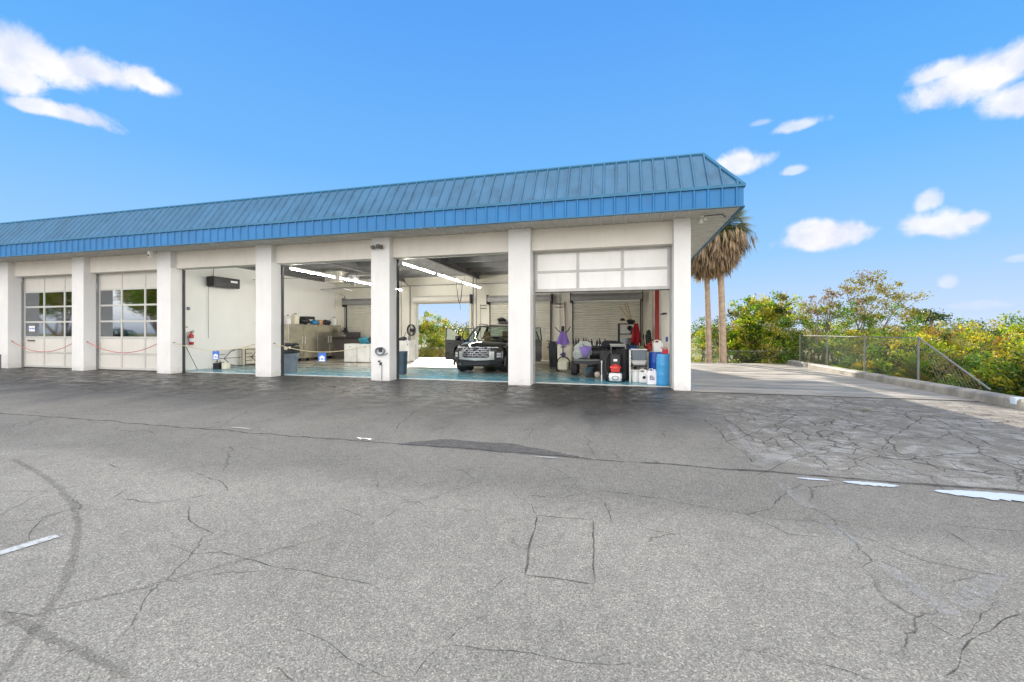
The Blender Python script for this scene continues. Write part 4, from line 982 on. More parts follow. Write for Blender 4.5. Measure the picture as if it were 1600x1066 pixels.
# hose and fittings on the hose pillar
def pillar_things():
    x = U(595, FY); t = thing('coiled_hose', 'dark hose coiled on a hook low on the third pillar from the right', 'hose', (x, FY, HZ(595,549,FY)))
    m = MB()
    for r, o in ((.13,.02),(.12,.045),(.14,.06)): m.tube([(r*1.15*math.cos(2*PI*i/18), -o, r*.85*math.sin(2*PI*i/18)+.02*(math.cos(2*PI*i/18) > .5)) for i in range(19)], .012, 6)
    m.tube([(.12,-.04,-.08),(.2,-.05,-.1),(.25,-.04,-.04)], .012); m.build('hose_loop', GREYP, t, smooth=60)
    m = MB(); m.box(-.05,.05,-.05,0,-.02,.12); m.build('hook', DARK, t)
    x = U(597, FY); t = thing('water_tap', 'small metal tap and supply pipe under the coiled hose', 'tap', (x, FY, .0))
    m = MB(); m.tube([(0,-.02,.02),(0,-.02,.50),(-.03,-.02,.52)], .009); m.build('pipe', GALV, t)
    m = MB(); m.lathe((-.03,-.03,.54), [(.03,-.03),(.03,.03)], 8, axis='y'); m.obox((-.06,-.07,.60), (.05,.06,.05)); m.obox((-.02,-.06,.5), (.03,.09,.03)); m.build('valve', DARK, t)
    x = U(591, FY); t = thing('flood_light', 'small twin floodlight mounted high on the third pillar from the right', 'light', (x, FY, HZ(591,386,FY)))
    m = MB(); m.box(-.06,.06,-.04,0,-.05,.08); m.build('mount', GREYP, t)
    for s in (-1, 1): 
        m = MB(); m.obox((s*.13,-.09,-.02), (.15,.06,.11), (.5,0,s*.5)); m.obox((s*.13,-.125,-.04), (.12,.01,.085), (.5,0,s*.5)); m.build('lamp_head', M('dull_bronze', (.22,.19,.15), .4, .5), t)
    x = U(236, FY-.35); t = thing('security_camera', 'slim white camera hung under the soffit between left pillars', 'camera', (x, FY-.35, HT-.03))
    m = MB(); m.obox((0,-.02,-.14), (.09,.12,.22), (.15,.1,0)); m.build('housing', WPL, t, bevel=.01); m = MB(); m.box(-.03,.03,-.03,.03,-.04,.0); m.build('mount', WPL, t); m = MB(); m.obox((.0,-.085,-.19), (.05,.02,.05)); m.build('lens', BLACKP, t)
    x = U(1097, FY-.15); t = thing('flood_light', 'small round floodlight under the soffit at the right corner pillar', 'light', (x, FY-.15, HT-.03))
    m = MB(); m.lathe((0,0,-.05), [(.05,0),(.05,.05)], 10); m.build('mount', WPL, t)
    m = MB(); m.lathe((-.03,-.02,-.20), [(.0,0),(.06,.01),(.055,.08),(.03,.14)], 12); m.lathe((.07,-.02,-.12), [(.0,-.01),(.045,.0),(.04,.06),(.02,.1)], 12); m.build('lamp_head', M('bulb_frost', (.6,.6,.56), .4), t, smooth=60)
    m = MB(); m.tube([(0,.0,.0),(.45,-.02,.005),(.6,.3,.01)], .012); m.build('cable', DARK, t)
pillar_things()
# squeegee and dark tub inside the hose pillar
x = U(618, 12.1); t = thing('long_brush', 'blue long handled brush leaning inside the third pillar from the right', 'brush', (x, 12.12, FZ))
m = MB(); m.tube([(.0,.0,.30),(-.06,.0,1.15)], .014); m.build('handle', WOOD, t); m = MB(); m.rbox(-.05,.07,-.05,.05,.02,.42,.03); m.build('brush_head', M('brush_blue', (.05,.22,.50), .6), t, smooth=50); m = MB(); m.tube([(-.05,.0,.05),(-.12,.0,.0)], .012); m.tube([(.02,0,.4),(.03,0,.7)], .02); m.build('clip', GREYP, t)
x = U(626, 13.0); m = MB(); m.rbox(x-.12, x+.12, 13.0, 13.3, FZ, .83, .03, taper=.8); simple('tall_tub', 'tall narrow slate blue tub beside the long handled brush', 'tub', m, M('slate_plastic', (.05,.09,.12), .5))
# white cupboard by the open back doorway
def cupboard():
    w = 18.6; x0, x1 = U(620,w), U(640,w)
    t = thing('white_cupboard', 'low white cupboard left of the open back doorway', 'cupboard', ((x0+x1)/2, w+.3, FZ))
    hw = (x1-x0)/2; MB().rbox(-hw, hw, -.3, .3, .02, 1.05, .01).build('carcass', WPL, t, smooth=40)
    MB().box(.01, hw-.01, -.318, -.302, .06, 1.02).build('door', WPL, t, bevel=.004); MB().box(hw-.12, hw-.07, -.335, -.319, .85, .89).build('handle', DARK, t)
    z = 1.05+FZ+.003
    m = MB(); m.blob((x0+.2,w+.25,z+.08), (.25,.2,.1), 51, .5); simple('bag', 'dark folded bag on the low white cupboard', 'bag', m, BLACKP)
    for i, (dx, h, mt, lb) in enumerate(((.38,.34,WPL,'white bottle'),(.52,.28,GREYP,'grey bottle'),(.30,.40,DARK,'tall dark bottle'))):
        m = MB(); m.lathe((x0+dx,w+.2+.05*i,z), [(.0,0),(.045,.005),(.045,h*.6),(.02,h*.75),(.02,h),(0,h)], 10); simple('spray_bottle', f'{lb} on the low white cupboard by the open back doorway', 'bottle', m, mt)
    x = U(644.5, 21.0); r = thing('hose_reel', 'dark round hose reel on the wall left of the open back doorway', 'hose reel', (x, 20.95, HZ(644,516,21.)))
    m = MB()
    for q in range(4): m.tube([(.22*math.cos(2*PI*i/18), -.03-.04*q, .30*math.sin(2*PI*i/18)) for i in range(19)], .025, 5)
    m.build('hose_loop', BLACKP, r, smooth=60); m = MB(); m.lathe((0,.1,0), [(.1,-.22),(.1,.0)], 10, axis='y'); m.build('drum', DARK, r)
    m = MB(); x = U(643,20.2); m.tube([(x-.06,20.2,FZ),(x-.03,20.2,.75)], .02); m.tube([(x+.14,20.2,FZ),(x+.11,20.2,.75)], .02); m.rbox(x-.1,x+.18,20.05,20.35,.75,.80,.01); simple('stool', 'small dark stool between white cupboard and back doorway', 'stool', m, DARK)
    m = MB(); x = U(718,17.5); m.tube(sag((x-.14,17.5,3.7),(x+.14,17.5,3.7),.9,14), .018); m.tube([(x+.02,17.5,2.8),(x+.04,17.5,2.5)], .008); simple('hanging_hose', 'loop of dark hose hanging from the right strip light row', 'hose', m, DARK)
    m = MB(); x = -7.45; m.tube([(x-.1,20.9,4.4),(x-.12,20.9,2.6),(x-.10,20.8,1.9),(x+.12,20.8,1.4),(x+.15,20.8,.9)], .03); simple('drop_hose', 'thick grey hose hanging down right of the open back doorway', 'hose', m, GREYP)
cupboard()
m = MB(); m.rbox(-6.0, -5.3, 20.3, 20.8, 1.9, 2.05, .02); m.blob((-5.9,20.5,2.12), (.2,.15,.12), 61, .5); simple('tool_shelf', 'dark shelf of tools on the roll-up door wall behind the truck', 'shelf', m, BLACKP)

# ------------------------------------------------------------------ clutter in the right bay
def right_bay():
    P = lambda px, py: G(px, py)
    # dark wheelie bin
    w = 17.4; x = U(866.5, w); bin_('trash_can', 'dark grey trash can behind the cream carpet machine', (x, w), .26, 1.02, M('dark_grey_plastic', (.06,.075,.085), .5))
    # carpet extractor on hand truck
    w = 15.6; x = U(880, w)
    t = thing('carpet_extractor', 'tall cream carpet machine with black ring handle and upright pole', 'cleaning machine', (x, w, FZ))
    MB().rbox(-.24, .34, 0, .5, .35, 1.02, .06, taper=.94).build('tank', CREAMP, t, smooth=40)
    MB().rbox(-.20, .20, -.16, .42, .06, .36, .08).build('base', CREAMP, t, smooth=40)
    m = MB(); m.tube([(.02+.24*math.cos(PI*i/12), -.10, .30+.26*math.sin(PI*i/12)) for i in range(13)], .022); m.tube([(-.22,-.10,.30),(-.22,-.1,.08)], .022); m.tube([(.26,-.10,.30),(.26,-.1,.08)], .022); m.tube([(-.15,-.11,.28),(.18,-.11,.28)], .015); m.tube([(0,-.10,.52),(0,-.05,1.05),(.0,-.02,1.50)], .02)
    m.tube([(0,-.02,1.40),(-.18,-.02,1.52),(-.30,-.02,1.66)], .018); m.tube([(0,-.02,1.40),(.18,-.02,1.52),(.27,-.02,1.68)], .018); m.rbox(-.07,.05,-.05,.01,1.5,1.70,.02); m.build('handle', BLACKP, t, smooth=60)
    m = MB(); m.blob((.0,-.02,.63), (.10,.012,.07), 71, .5); m.box(-.10,.10,-.012,-.004,.90,.93); m.build('printed_mark', M('violet_print', (.10,.08,.22), .6), t)
    for s in (-.26, .32): MB().lathe((s,.2,.12), [(.12,-.03),(.12,.03)], 14, axis='x').build('wheel', RUB, t, smooth=40)
    m = MB(); 
    def cloth(c, w0, w1, h, d, seed):
        rn = random.Random(seed); ph = rn.uniform(0, 6)
        def fn(u, v):
            q = (u*2-1); wd = w0+(w1-w0)*v
            return (c[0]+q*wd, c[1]-.02+d*math.sin(q*6+ph+v)*.6*v-.03*v, c[2]-h*(v+.06*math.sin(q*5+ph))*(1-.15*abs(q)))
        return fn
    m.grid(14, 8, cloth((x,w-.09,1.50), .10, .26, .50, .05, 1)); simple('towel', 'purple towel draped over the pole of the cream carpet machine', 'towel', m, PURP, 60)
    # long work table with bottles
    w = 17.0; xa, xb = U(893, w), U(985, w)
    t = thing('work_table', 'long dark work table behind the clutter in front of the right roll-up door', 'table', ((xa+xb)/2, w, FZ)); hw = (xb-xa)/2
    MB().rbox(-hw, hw, -.35, .35, .88, .93, .01).build('tabletop', M('table_dark', (.06,.055,.05), .6), t)
    for sx in (-hw+.05, hw-.05):
        for sy in (-.3,.3): MB().tube([(sx,sy,0),(sx,sy,.88)], .025).build('leg', DARK, t)
    z = .93+FZ+.002; rn = random.Random(5)
    cols = [(BLACKP,'black'),(WPL,'white'),(M('amber_plastic',(.35,.14,.03),.4),'amber'),(GREYP,'grey'),(DARK,'dark'),(CREAMP,'cream')]
    ords = ['first','second','third','fourth','fifth','sixth','seventh','eighth','ninth','tenth','eleventh','twelfth','thirteenth','fourteenth']
    for i in range(14):
        bx = xa+.08+i*.105; h = rn.uniform(.20,.33); mt, cn = cols[[0,4,0,1,4,0,2,0,1,0,4,5,0,3][i]]
        m = MB(); yy = w-.15+rn.uniform(-.1,.1); m.lathe((bx,yy,z), [(.0,0),(.042,.005),(.042,h*.6),(.018,h*.78),(.018,h*.9),(0,h*.9)], 10); m.obox((bx,yy-.02,z+h*.95), (.03,.09,.035))
        simple('spray_bottle', f'small {cn} spray bottle, {ords[i]} from the left in the row on the work table', 'bottle', m, mt, group='spray bottles on the work table')
    def item(x0, x1, ya, yb, w, d, mat, name, label, cat, r=.02, blob=None):
        X0, X1 = U(x0, w), U(x1, w); Z0, Z1 = HZ((x0+x1)/2, yb, w), HZ((x0+x1)/2, ya, w); m = MB()
        if blob is not None: m.blob(((X0+X1)/2, w+d/2, (Z0+Z1)/2), ((X1-X0)/2, d/2, (Z1-Z0)/2), blob, .35)
        else: m.rbox(X0, X1, w, w+d, Z0, Z1, r)
        return simple(name, label, cat, m, mat)
    item(936, 944, 533.5, 538.5, 16.8, .25, BROWN, 'carton', 'brown tray box on the work table right of the bottles', 'box')
    item(934, 946, 538.2, 541.5, 16.75, .3, WPL, 'carton', 'flat white box under the brown tray box on the work table', 'box')
    item(947, 962, 535, 541.5, 16.9, .3, TEAL, 'bag', 'teal cloth heap on the work table behind the pressure washer', 'cloth', blob=3)
    item(962, 976, 537.5, 543, 16.5, .3, M('dark_teal', (.015,.10,.13), .8), 'bag', 'dark teal folded cloth left of the blue tarp', 'cloth', blob=9)
    # cart with fat tyres
    w = 14.2; xa, xb = U(896, w), U(941, w)
    t = thing('utility_cart', 'low flat cart with a fat black tyre in front of the work table', 'cart', ((xa+xb)/2, w+.4, FZ)); hw = (xb-xa)/2
    MB().rbox(-hw, hw, -.4, .45, .50, .56, .02).build('platform', GALV, t)
    m = MB(); m.box(-hw,hw,-.40,-.36,.40,.499); m.box(-hw+.05,-hw+.10,-.36,.4,.40,.499); m.box(hw-.1,hw-.05,-.36,.4,.40,.499); m.build('frame', DARK, t)
    for sx in (-hw+.02, hw-.05):
        for sy in (-.30,.35):
            wv = MB(); wv.lathe((sx,sy,.22), [(.12,-.10),(.20,-.10),(.22,-.06),(.22,.06),(.20,.10),(.12,.10)], 20, axis='x'); q = wv.build('wheel', RUB, t, smooth=40)
            MB().lathe((sx,sy,.22), [(.0,-.105),(.12,-.09),(.12,.09),(0,.105)], 12, axis='x').build('hub', SILV, q)
    z = .56+FZ+.003; cx = (xa+xb)/2
    m = MB(); m.blob((xa+.30,w+.25,z+.25), (.32,.28,.30), 81, .45, flat=.82); simple('plastic_bag', 'bulging translucent grey bag at the left end of the flat cart', 'bag', m, GREYB)
    m = MB(); m.lathe((cx+.22-.45,w+.38,z+.19), [(.0,0),(.15,.01),(.19,.06),(.19,.80),(.15,.85),(0,.86)], 18, axis='x'); simple('tank', 'black cylinder tank lying on the flat cart', 'tank', m, BLACKP, 50)
    m = MB(); m.add([(cx-.28,w+.0,z+.40),(cx+.14,w+.0,z+.40),(cx+.10,w-.05,z+.30),(cx-.06,w-.07,z+.02),(cx-.22,w-.06,z+.24),(cx-.28,w+.2,z+.44),(cx+.14,w+.2,z+.44)], [(0,5,6,1),(0,1,2,4),(4,2,3)]); o = simple('towel', 'purple towel hanging in a point off the black tank', 'towel', m, M('lilac_cloth', (.26,.19,.52), .95)); s = o.modifiers.new('thick','SOLIDIFY'); s.thickness = .015
    m = MB(); m.lathe((cx+.05,w-.05,FZ), [(.0,0),(.12,.005),(.15,.26),(.16,.27),(.16,.29),(.14,.29)], 18); simple('bucket', 'slate blue bucket on the floor under the flat cart', 'bucket', m, M('slate_blue_plastic', (.08,.15,.20), .5))
    m = MB(); m.tube([(cx-.0,w-.32,FZ),(cx-.0,w-.32,.42)], .012); m.tube([(cx+.12,w-.32,FZ),(cx+.12,w-.32,.42)], .012); m.box(cx-.05,cx+.17,w-.36,w-.28,.42,.45); simple('stand', 'small dark two-legged stand in front of the slate bucket', 'stand', m, DARK)
    x = U(940, 12.9); m = MB(); m.tube([(x,12.9,FZ),(x,12.9,.20)], .022); m.tube([(x,12.9,.20),(x,12.9,.58)], .012); m.lathe((x,12.9,.58), [(.022,0),(.022,.05)], 8); simple('marker_post', 'short thin white post standing left of the pressure washer', 'post', m, WPL)
    m = MB(); m.blob((U(934,13.6),13.6,.13), (.10,.1,.11), 5, .2); simple('water_jar', 'round pinkish jar on the floor beside the thin white post', 'jar', m, M('pale_pink_plastic', (.45,.38,.33), .4))
    # pressure washer
    w = 12.75; x = U(961.5, w)
    t = thing('pressure_washer', 'pressure washer with red engine, white base and tall black tube handle', 'pressure washer', (x, w, FZ))
    m = MB(); m.tube([(-.19,.30,.12),(-.20,.32,.50),(-.18,.30,.80),(-.14,.26,.92),(.14,.26,.92),(.18,.30,.80),(.20,.32,.50),(.19,.30,.12),(-.19,.30,.12)], .017); m.tube([(-.19,.32,.60),(.19,.32,.60)], .012); m.tube([(-.2,.3,.15),(-.2,-.2,.10),(.2,-.2,.10),(.2,.3,.15)], .018); m.build('handle', BLACKP, t, smooth=60)
    m = MB(); m.rbox(-.15,.15,.08,.36,.42,.80,.04); m.box(-.05,.05,.06,.08,.60,.68); m.build('engine_block', M('engine_black', (.03,.03,.03), .4), t, smooth=40)
    MB().box(-.055,.055,.05,.075,.60,.67).build('label_plate', SIGNW, t)
    m = MB(); m.lathe((0,-.02,.40), [(.17,0),(.165,.05),(.12,.09),(.05,.10),(.05,.12),(0,.12)], 16); m.rbox(-.13,.13,-.13,.1,.30,.395,.03); m.build('engine_cover', M('engine_red', (.60,.04,.03), .35), t, smooth=60)
    m = MB(); m.rbox(-.19,.19,-.24,.12,.03,.27,.09); m.build('pump_housing', M('housing_white', (.72,.74,.75), .25, .1), t, smooth=60)
    m = MB(); m.tube([(.09*math.cos(2*PI*i/12),-.255,.14+.06*math.sin(2*PI*i/12)) for i in range(13)], .008, 5); m.tube([(-.19,-.10,.27),(.19,-.10,.27)], .015); m.build('guard_ring', DARK, t)
    for s in (-1,1): MB().lathe((s*.25,.25,.15), [(.08,-.045),(.14,-.045),(.15,-.02),(.15,.02),(.14,.045),(.08,.045)], 18, axis='x').build('wheel', RUB, t, smooth=40)
    m = MB(); m.tube([(-.15,.2,.9),(-.28,.1,.7),(-.3,.05,.4),(-.22,.0,.2)], .016); m.tube([(-.17,.25,.85),(-.34,.3,.62),(-.36,.3,.3),(-.30,.2,.1)], .014); m.build('hose', BLACKP, t, smooth=60)
    # black vertical clutter
    w = 13.5; x = U(945, w); m = MB(); m.rbox(x-.16,x+.14,w,w+.35,FZ,.92,.04); simple('tool_case', 'tall black case left behind the pressure washer', 'case', m, BLACKP)
    w = 13.3; x = U(975, w); bin_('trash_can', 'tall black bin right behind the pressure washer', (x, w+.1), .22, .95, BLACKP)
    def coil(c, r, z, n, mat, name, label, th=.018):
        m = MB()
        for k in range(n):
            ph = k*.7; m.tube([(c[0]+(r-.012*k)*math.cos(2*PI*i/16+ph), c[1]+(r-.012*k)*.8*math.sin(2*PI*i/16+ph), z+.03*k+.015*math.sin(4*PI*i/16+k)) for i in range(17)], th, 5)
        return simple(name, label, 'hose', m, mat, 60)
    coil((U(925,13.9),13.9), .20, FZ+.02, 4, BLACKP, 'coiled_hose', 'black hose coiled on the floor under the flat cart')
    coil((U(950,16.9),16.85), .17, .975, 4, DARK, 'coiled_cable', 'dark cable coiled on the work table behind the bottles', .014)
    w = 13.9; x = U(951, w); t = thing('shop_vacuum', 'black drum vacuum standing between flat cart and pressure washer', 'vacuum', (x, w, FZ))
    MB().lathe((0,0,.08), [(0,0),(.17,.01),(.19,.30),(.20,.32),(.19,.42),(.12,.50),(0,.52)], 18).build('drum', BLACKP, t, smooth=50)
    m = MB(); m.tube([(.1,-.1,.35),(.3,-.2,.45),(.32,-.2,.15),(.15,-.25,.05)], .025); m.build('hose', DARK, t, smooth=60)
    for a in range(4): MB().lathe((.14*math.cos(a*PI/2+.7),.14*math.sin(a*PI/2+.7),.035), [(.035,-.012),(.035,.012)], 8, axis='x').build('caster', RUB, t)
    w = 15.2; x = U(934, w); m = MB(); m.rbox(x-.35,x+.25,w,w+.35,FZ,.85,.03); m.rbox(x-.30,x+.1,w+.03,w+.3,.852,1.0,.03); simple('tool_case', 'wide black equipment case standing behind the flat cart', 'case', m, M('case_black', (.03,.032,.035), .45))
    w = 15.4; x = U(955, w); m = MB(); m.blob((x,w,1.0), (.42,.25,.16), 44, .5); simple('jacket', 'dark crumpled jacket heaped behind the pressure washer', 'jacket', m, M('jacket_black', (.02,.025,.035), .9))
    w = 15.3; x = U(958, w); m = MB(); m.rbox(x-.4,x+.35,w-.2,w+.3,FZ,.87,.04); simple('storage_chest', 'dark storage chest under the crumpled jacket', 'chest', m, M('chest_dark', (.035,.04,.045), .6))
    w = 14.7; x = U(966, w); m = MB(); m.rbox(x-.26,x+.26,w,w+.06,1.00,1.05,.01); m.tube([(x-.24,w,FZ),(x-.24,w,1.02)], .012); m.tube([(x+.24,w,FZ),(x+.24,w,1.02)], .012); m.rbox(x-.28,x+.24,w-.1,w+.25,1.055,1.09,.02); simple('white_board', 'narrow white topped stand behind the handle of the pressure washer', 'stand', m, WPL)
    m = MB(); x = U(868,16.6); m.tube([(x-.35,16.6,1.15),(x+.1,16.6,1.06),(x+.5,16.6,1.02)], .02); m.obox((x-.1,16.6,1.09), (.25,.08,.07)); simple('wand', 'black cleaning wand resting across the dark grey trash can', 'wand', m, BLACKP)
    # blue tarp heap
    item(979, 998, 540, 552, 14.6, .7, NAVY, 'tarp', 'crumpled dark blue tarp heap above the grey tote', 'tarp', blob=5)
    item(999, 1008, 541, 546, 14.9, .3, M('lime_cloth', (.25,.30,.12), .8), 'cloth', 'pale green cloth on the right of the blue tarp heap', 'cloth', blob=7)
    # rack with totes
    w = 12.75; xa, xb = U(984.5, w), U(1011, w)
    t = thing('tube_rack', 'low white tube rack with a black shelf holding stacked totes', 'rack', ((xa+xb)/2, w, FZ)); hw = (xb-xa)/2
    for sx in (-hw, hw): 
        for sy in (-.03, .5): MB().tube([(sx,sy,0),(sx,sy,.94 if sx < 0 else .50)], .022 if sx < 0 else .014).build('leg', WPL if sx < 0 else GREYP, t)
    m = MB(); m.rbox(-hw,hw,-.05,.5,.455,.495,.01); m.build('shelf', BLACKP, t); m = MB(); m.tube([(-hw,-.03,.36),(hw,-.03,.36)], .01); m.build('cross_bar', WPL, t)
    z = .495+FZ+.002
    def tote(name, label, c, s, mat, lid, z):
        t = thing(name, label, 'tote', (c[0], c[1], z)); MB().rbox(-s[0],s[0],-s[1],s[1],0,s[2],.03,taper=.88).build('tub', mat, t, smooth=40); MB().rbox(-s[0]-.015,s[0]+.015,-s[1]-.015,s[1]+.015,s[2]+.001,s[2]+.03,.03).build('lid', lid, t, smooth=40); return t
    cx = (xa+xb)/2+.02
    tote('storage_tote', 'low white tote under the grey tote on the tube rack', (cx,w+.24), (.20,.2,.11), WPL, WPL, z)
    tote('storage_tote', 'grey tote with a white lid, upper of two on the tube rack', (cx,w+.24), (.22,.22,.30), M('mid_grey_plastic', (.16,.19,.22), .5), M('pale_lid', (.78,.74,.75), .5), z+.145)
    m = MB(); m.lathe((cx-.10,w+.14,FZ), [(0,0),(.12,.005),(.14,.32),(.15,.33),(.15,.35),(.13,.36),(0,.36)], 18); simple('bucket', 'white bucket on the floor under the tube rack', 'bucket', m, WPL)
    jug('plastic_jug', 'slim white jug with a green mark between bucket and square canister', (cx+.13,w-.02), 1.15, WPL, FZ)
    m = MB(); m.lathe((cx+.13,w-.129,FZ+.16), [(.045,0),(.045,-.006)], 10, axis='y'); simple('jug_sticker', 'small green round sticker on the slim white jug', 'sticker', m, GREEN)
    w = 12.3; xa, xb = U(1011.5, w), U(1026, w)
    t = thing('square_canister', 'large white square canister with dark violet print at the front of the right bay', 'canister', ((xa+xb)/2, w+.12, FZ)); hw = (xb-xa)/2
    MB().rbox(-hw,hw,-.14,.16,0,.38,.03).build('body', M('canister_white', (.84,.82,.85), .35), t, smooth=40)
    m = MB(); m.tube([(-.07,0,.38),(-.06,0,.43),(.02,0,.43),(.03,0,.38)], .016); m.build('handle', WPL, t); MB().lathe((.08,0,.38), [(.03,0),(.03,.04)], 10).build('cap', WPL, t)
    m = MB()
    for i in range(3):
        for j in range(3):
            if (i+j) != 4: m.box(-.06+.045*i, -.025+.045*i, -.1435, -.1405, .13+.045*j, .165+.045*j)
    m.build('printed_mark', M('violet_print2', (.12,.09,.18), .6), t)
    def barrel(label, c, r, h, mat):
        t = thing('plastic_barrel', label, 'barrel', (c[0], c[1], FZ), 0, 'blue barrels by the right wall')
        MB().lathe((0,0,0), [(0,.01),(r*.9,0),(r*.97,.03),(r,.08),(r,h*.30),(r*1.03,h*.33),(r,h*.36),(r,h*.62),(r*1.03,h*.65),(r,h*.68),(r,h*.9),(r*.94,h*.97),(r*.9,h),(r*.86,h-.02),(0,h-.02)], 28).build('drum', mat, t, smooth=40)
        for a in (-.4,.5): MB().lathe((r*a,-r*.3,h-.02), [(.03,0),(.03,.03)], 10).build('bung', mat, t)
    barrel('light blue plastic barrel at the front beside the right pillar', (U(1036.5,12.3)-.0, 12.35), .185, .86, BARB)
    barrel('dark blue plastic barrel behind the light blue one', (U(1024.5,13.0), 13.1), .19, .88, BARD)
    jug('plastic_jug', 'white jug with a grey label on top of the dark blue barrel', (U(1030,13.0)-.02,13.05), 1.05, WPL, .88+FZ)
    m = MB(); zc = .86+FZ+.002; xx = U(1039.5,12.32); m.rbox(xx-.075,xx+.075,12.27,12.42,zc,zc+.13,.03); m.tube([(xx-.05,12.35,zc+.12),(xx-.03,12.35,zc+.18),(xx+.05,12.35,zc+.17),(xx+.06,12.35,zc+.12)], .012); m.tube([(xx-.05,12.3,zc+.12),(xx-.12,12.28,zc+.2)], .012); simple('fuel_can', 'small red fuel can on top of the light blue barrel', 'fuel can', m, M('fuel_red', (.55,.02,.04), .4))
    m = MB(); x = U(1047.5,12.3); m.tube([(x+.02,12.4,FZ),(x,12.45,1.15)], .012); m.tube([(x-.04,12.35,FZ),(x-.03,12.4,.7)], .01); simple('pole', 'thin green yellow pole leaning beside the light blue barrel', 'pole', m, M('olive_pole', (.20,.22,.08), .6))
    m = MB(); m.box(1.30,1.358,12.9,13.0,1.22,1.36); simple('wall_box', 'small bright blue box on the right inner wall near the pillar', 'box', m, M('box_blue', (.01,.06,.25), .4))
    m = MB(); m.box(1.25,1.355,13.2,14.1,2.05,2.08); simple('wall_bar', 'short dark bar fixed on the right inner wall above the barrels', 'bar', m, DARK)
    item(1004, 1012, 552, 575, 13.6, .3, CREAMP, 'carton', 'tall cream carton between grey tote and dark blue barrel', 'carton')
    # shelf unit
    w = 17.6; xa, xb = U(967, w), U(993, w); t = thing('shelf_unit', 'tall black shelf unit loaded with boxes in front of the right roll-up door', 'shelf', ((xa+xb)/2, w, FZ)); hw = (xb-xa)/2
    zs = [.95, HZ(980,541,w), HZ(980,523,w), HZ(980,507,w)]
    for sx in (-hw,hw):
        for sy in (0,.4): MB().box(sx-.045,sx+.045,sy-.03,sy+.03,0,zs[3]).build('post', BLACKP, t)
    for z in (.4, zs[0], zs[2], zs[3]): MB().box(-hw-.03,hw+.03,-.03,.43,z-FZ,z+.04-FZ).build('shelf_board', BLACKP, t, bevel=.004)
    Y = w+.05
    def sit(x0, x1, ytop, zb, mat, name, label, cat, blob=None, d=.3):
        X0, X1 = U(x0,w), U(x1,w); zt = HZ((x0+x1)/2, ytop, w); m = MB()
        if blob is not None: m.blob(((X0+X1)/2, Y+d/2, (zb+zt)/2), ((X1-X0)/2,d/2,(zt-zb)/2), blob, .25)
        else: m.rbox(X0,X1,Y,Y+d,zb,zt,.02)
        simple(name, label, cat, m, mat)
    z3 = zs[3]+.043; z2 = zs[2]+.043; z1 = zs[0]+.043
    sit(968,978,501.5,z3,CREAMP,'carton','white box on the top board of the shelf unit','box'); sit(979,993,499,z3,BLACKP,'bag','black bag with tan strap on top of the shelf unit','bag',3)
    m = MB(); X = U(973,w); zz = HZ(973,501.5,w)+.002; m.lathe((X,Y+.15,zz), [(.11,0),(.10,.05),(.06,.10),(0,.12)], 14); simple('cap', 'dark round cap on the white box on the shelf unit', 'cap', m, BLACKP)
    sit(969,977.5,510,z2,WPL,'carton','pale tall box on the middle board of the shelf unit','box'); sit(979,985,517.5,z2,WPL,'carton','small flat white box on the middle board of the shelf unit','box'); sit(980,989,509,z2+.12,BLACKP,'bag','dark bag on the middle board of the shelf unit','bag',6)
    sit(984.5,992,529,z1,BLACKP,'tool_box','black box beside the translucent bucket on the shelf unit','box'); sit(985.5,992,512,z2,DARK,'tool_box','dark small box at the right of the middle shelf board','box',d=.2)
    m = MB(); X = U(977,w); m.lathe((X,Y+.18,z1), [(0,0),(.15,.005),(.19,HZ(977,528,w)-z1-.03),(.20,HZ(977,528,w)-z1),(.17,HZ(977,528,w)-z1)], 18); simple('bucket', 'large translucent bucket on the lower board of the shelf unit', 'bucket', m, M('clear_plastic', (.58,.66,.68), .3))
    m = MB()
    for a, c in (((984,494),(968,478)),((986,494),(976,474)),((988,495),(980,472))): m.tube([(U(a[0],w),Y+.2,HZ(a[0],a[1]+6,w)),(U(c[0],w),Y+.2,HZ(c[0],c[1],w))], .022)
    simple('wood_sticks', 'bundle of pale wooden sticks poking up from the shelf unit top', 'sticks', m, WOOD)
    m = MB(); X = U(994.5,16.9); m.grid(10, 8, cloth((X,17.3,HZ(994,506,17.3)), .07, .21, HZ(994,506,17.3)-HZ(994,540,17.3), .09, 3)); o = simple('red_cloth', 'long crimson cloth hanging on the right side of the shelf unit', 'cloth', m, REDC, 60); s = o.modifiers.new('thick','SOLIDIFY'); s.thickness = .02
    # tools in the corner
    m = MB(); rn = random.Random(3)
    for i in range(7):
        X = U(1003+2.2*i, 17.5); m.tube([(X,17.5,FZ),(X+rn.uniform(-.25,.1),17.7,HZ(1008,rn.uniform(521,534),17.5))], .018)
    m.blob((U(1014,17.4),17.5,HZ(1014,531,17.4)), (.12,.1,.33), 12, .4); simple('garden_tools', 'dark bundle of long handled tools in the back right corner', 'tools', m, M('tool_green_black', (.025,.04,.03), .7))
    m = MB()
    for i in range(6): X = U(1014+2*i, 15.0); m.tube([(X-.1,15,.9),(X+rn.uniform(-.1,.25),15,HZ(1020,rn.uniform(528,545),15.))], .02)
    m.blob((U(1019,15.0),15.1,HZ(1019,544,15.)), (.25,.2,.13), 14, .4); simple('red_tools', 'heap of red tools by the foot of the red steel column', 'tools', m, RED)
    m = MB(); X = U(1016,14.9); m.rbox(X-.3,X+.32,15.0,15.5,FZ,.93,.03); simple('work_box', 'cream chest under the heap of red tools', 'chest', m, BEIGE)
    m = MB(); X = U(1020.5,14.6); m.tube([(X,14.6,FZ),(X,14.65,HZ(1020,533,14.6))], .016); simple('pale_pole', 'slender pale pole upright before the cream chest', 'pole', m, CREAMP)
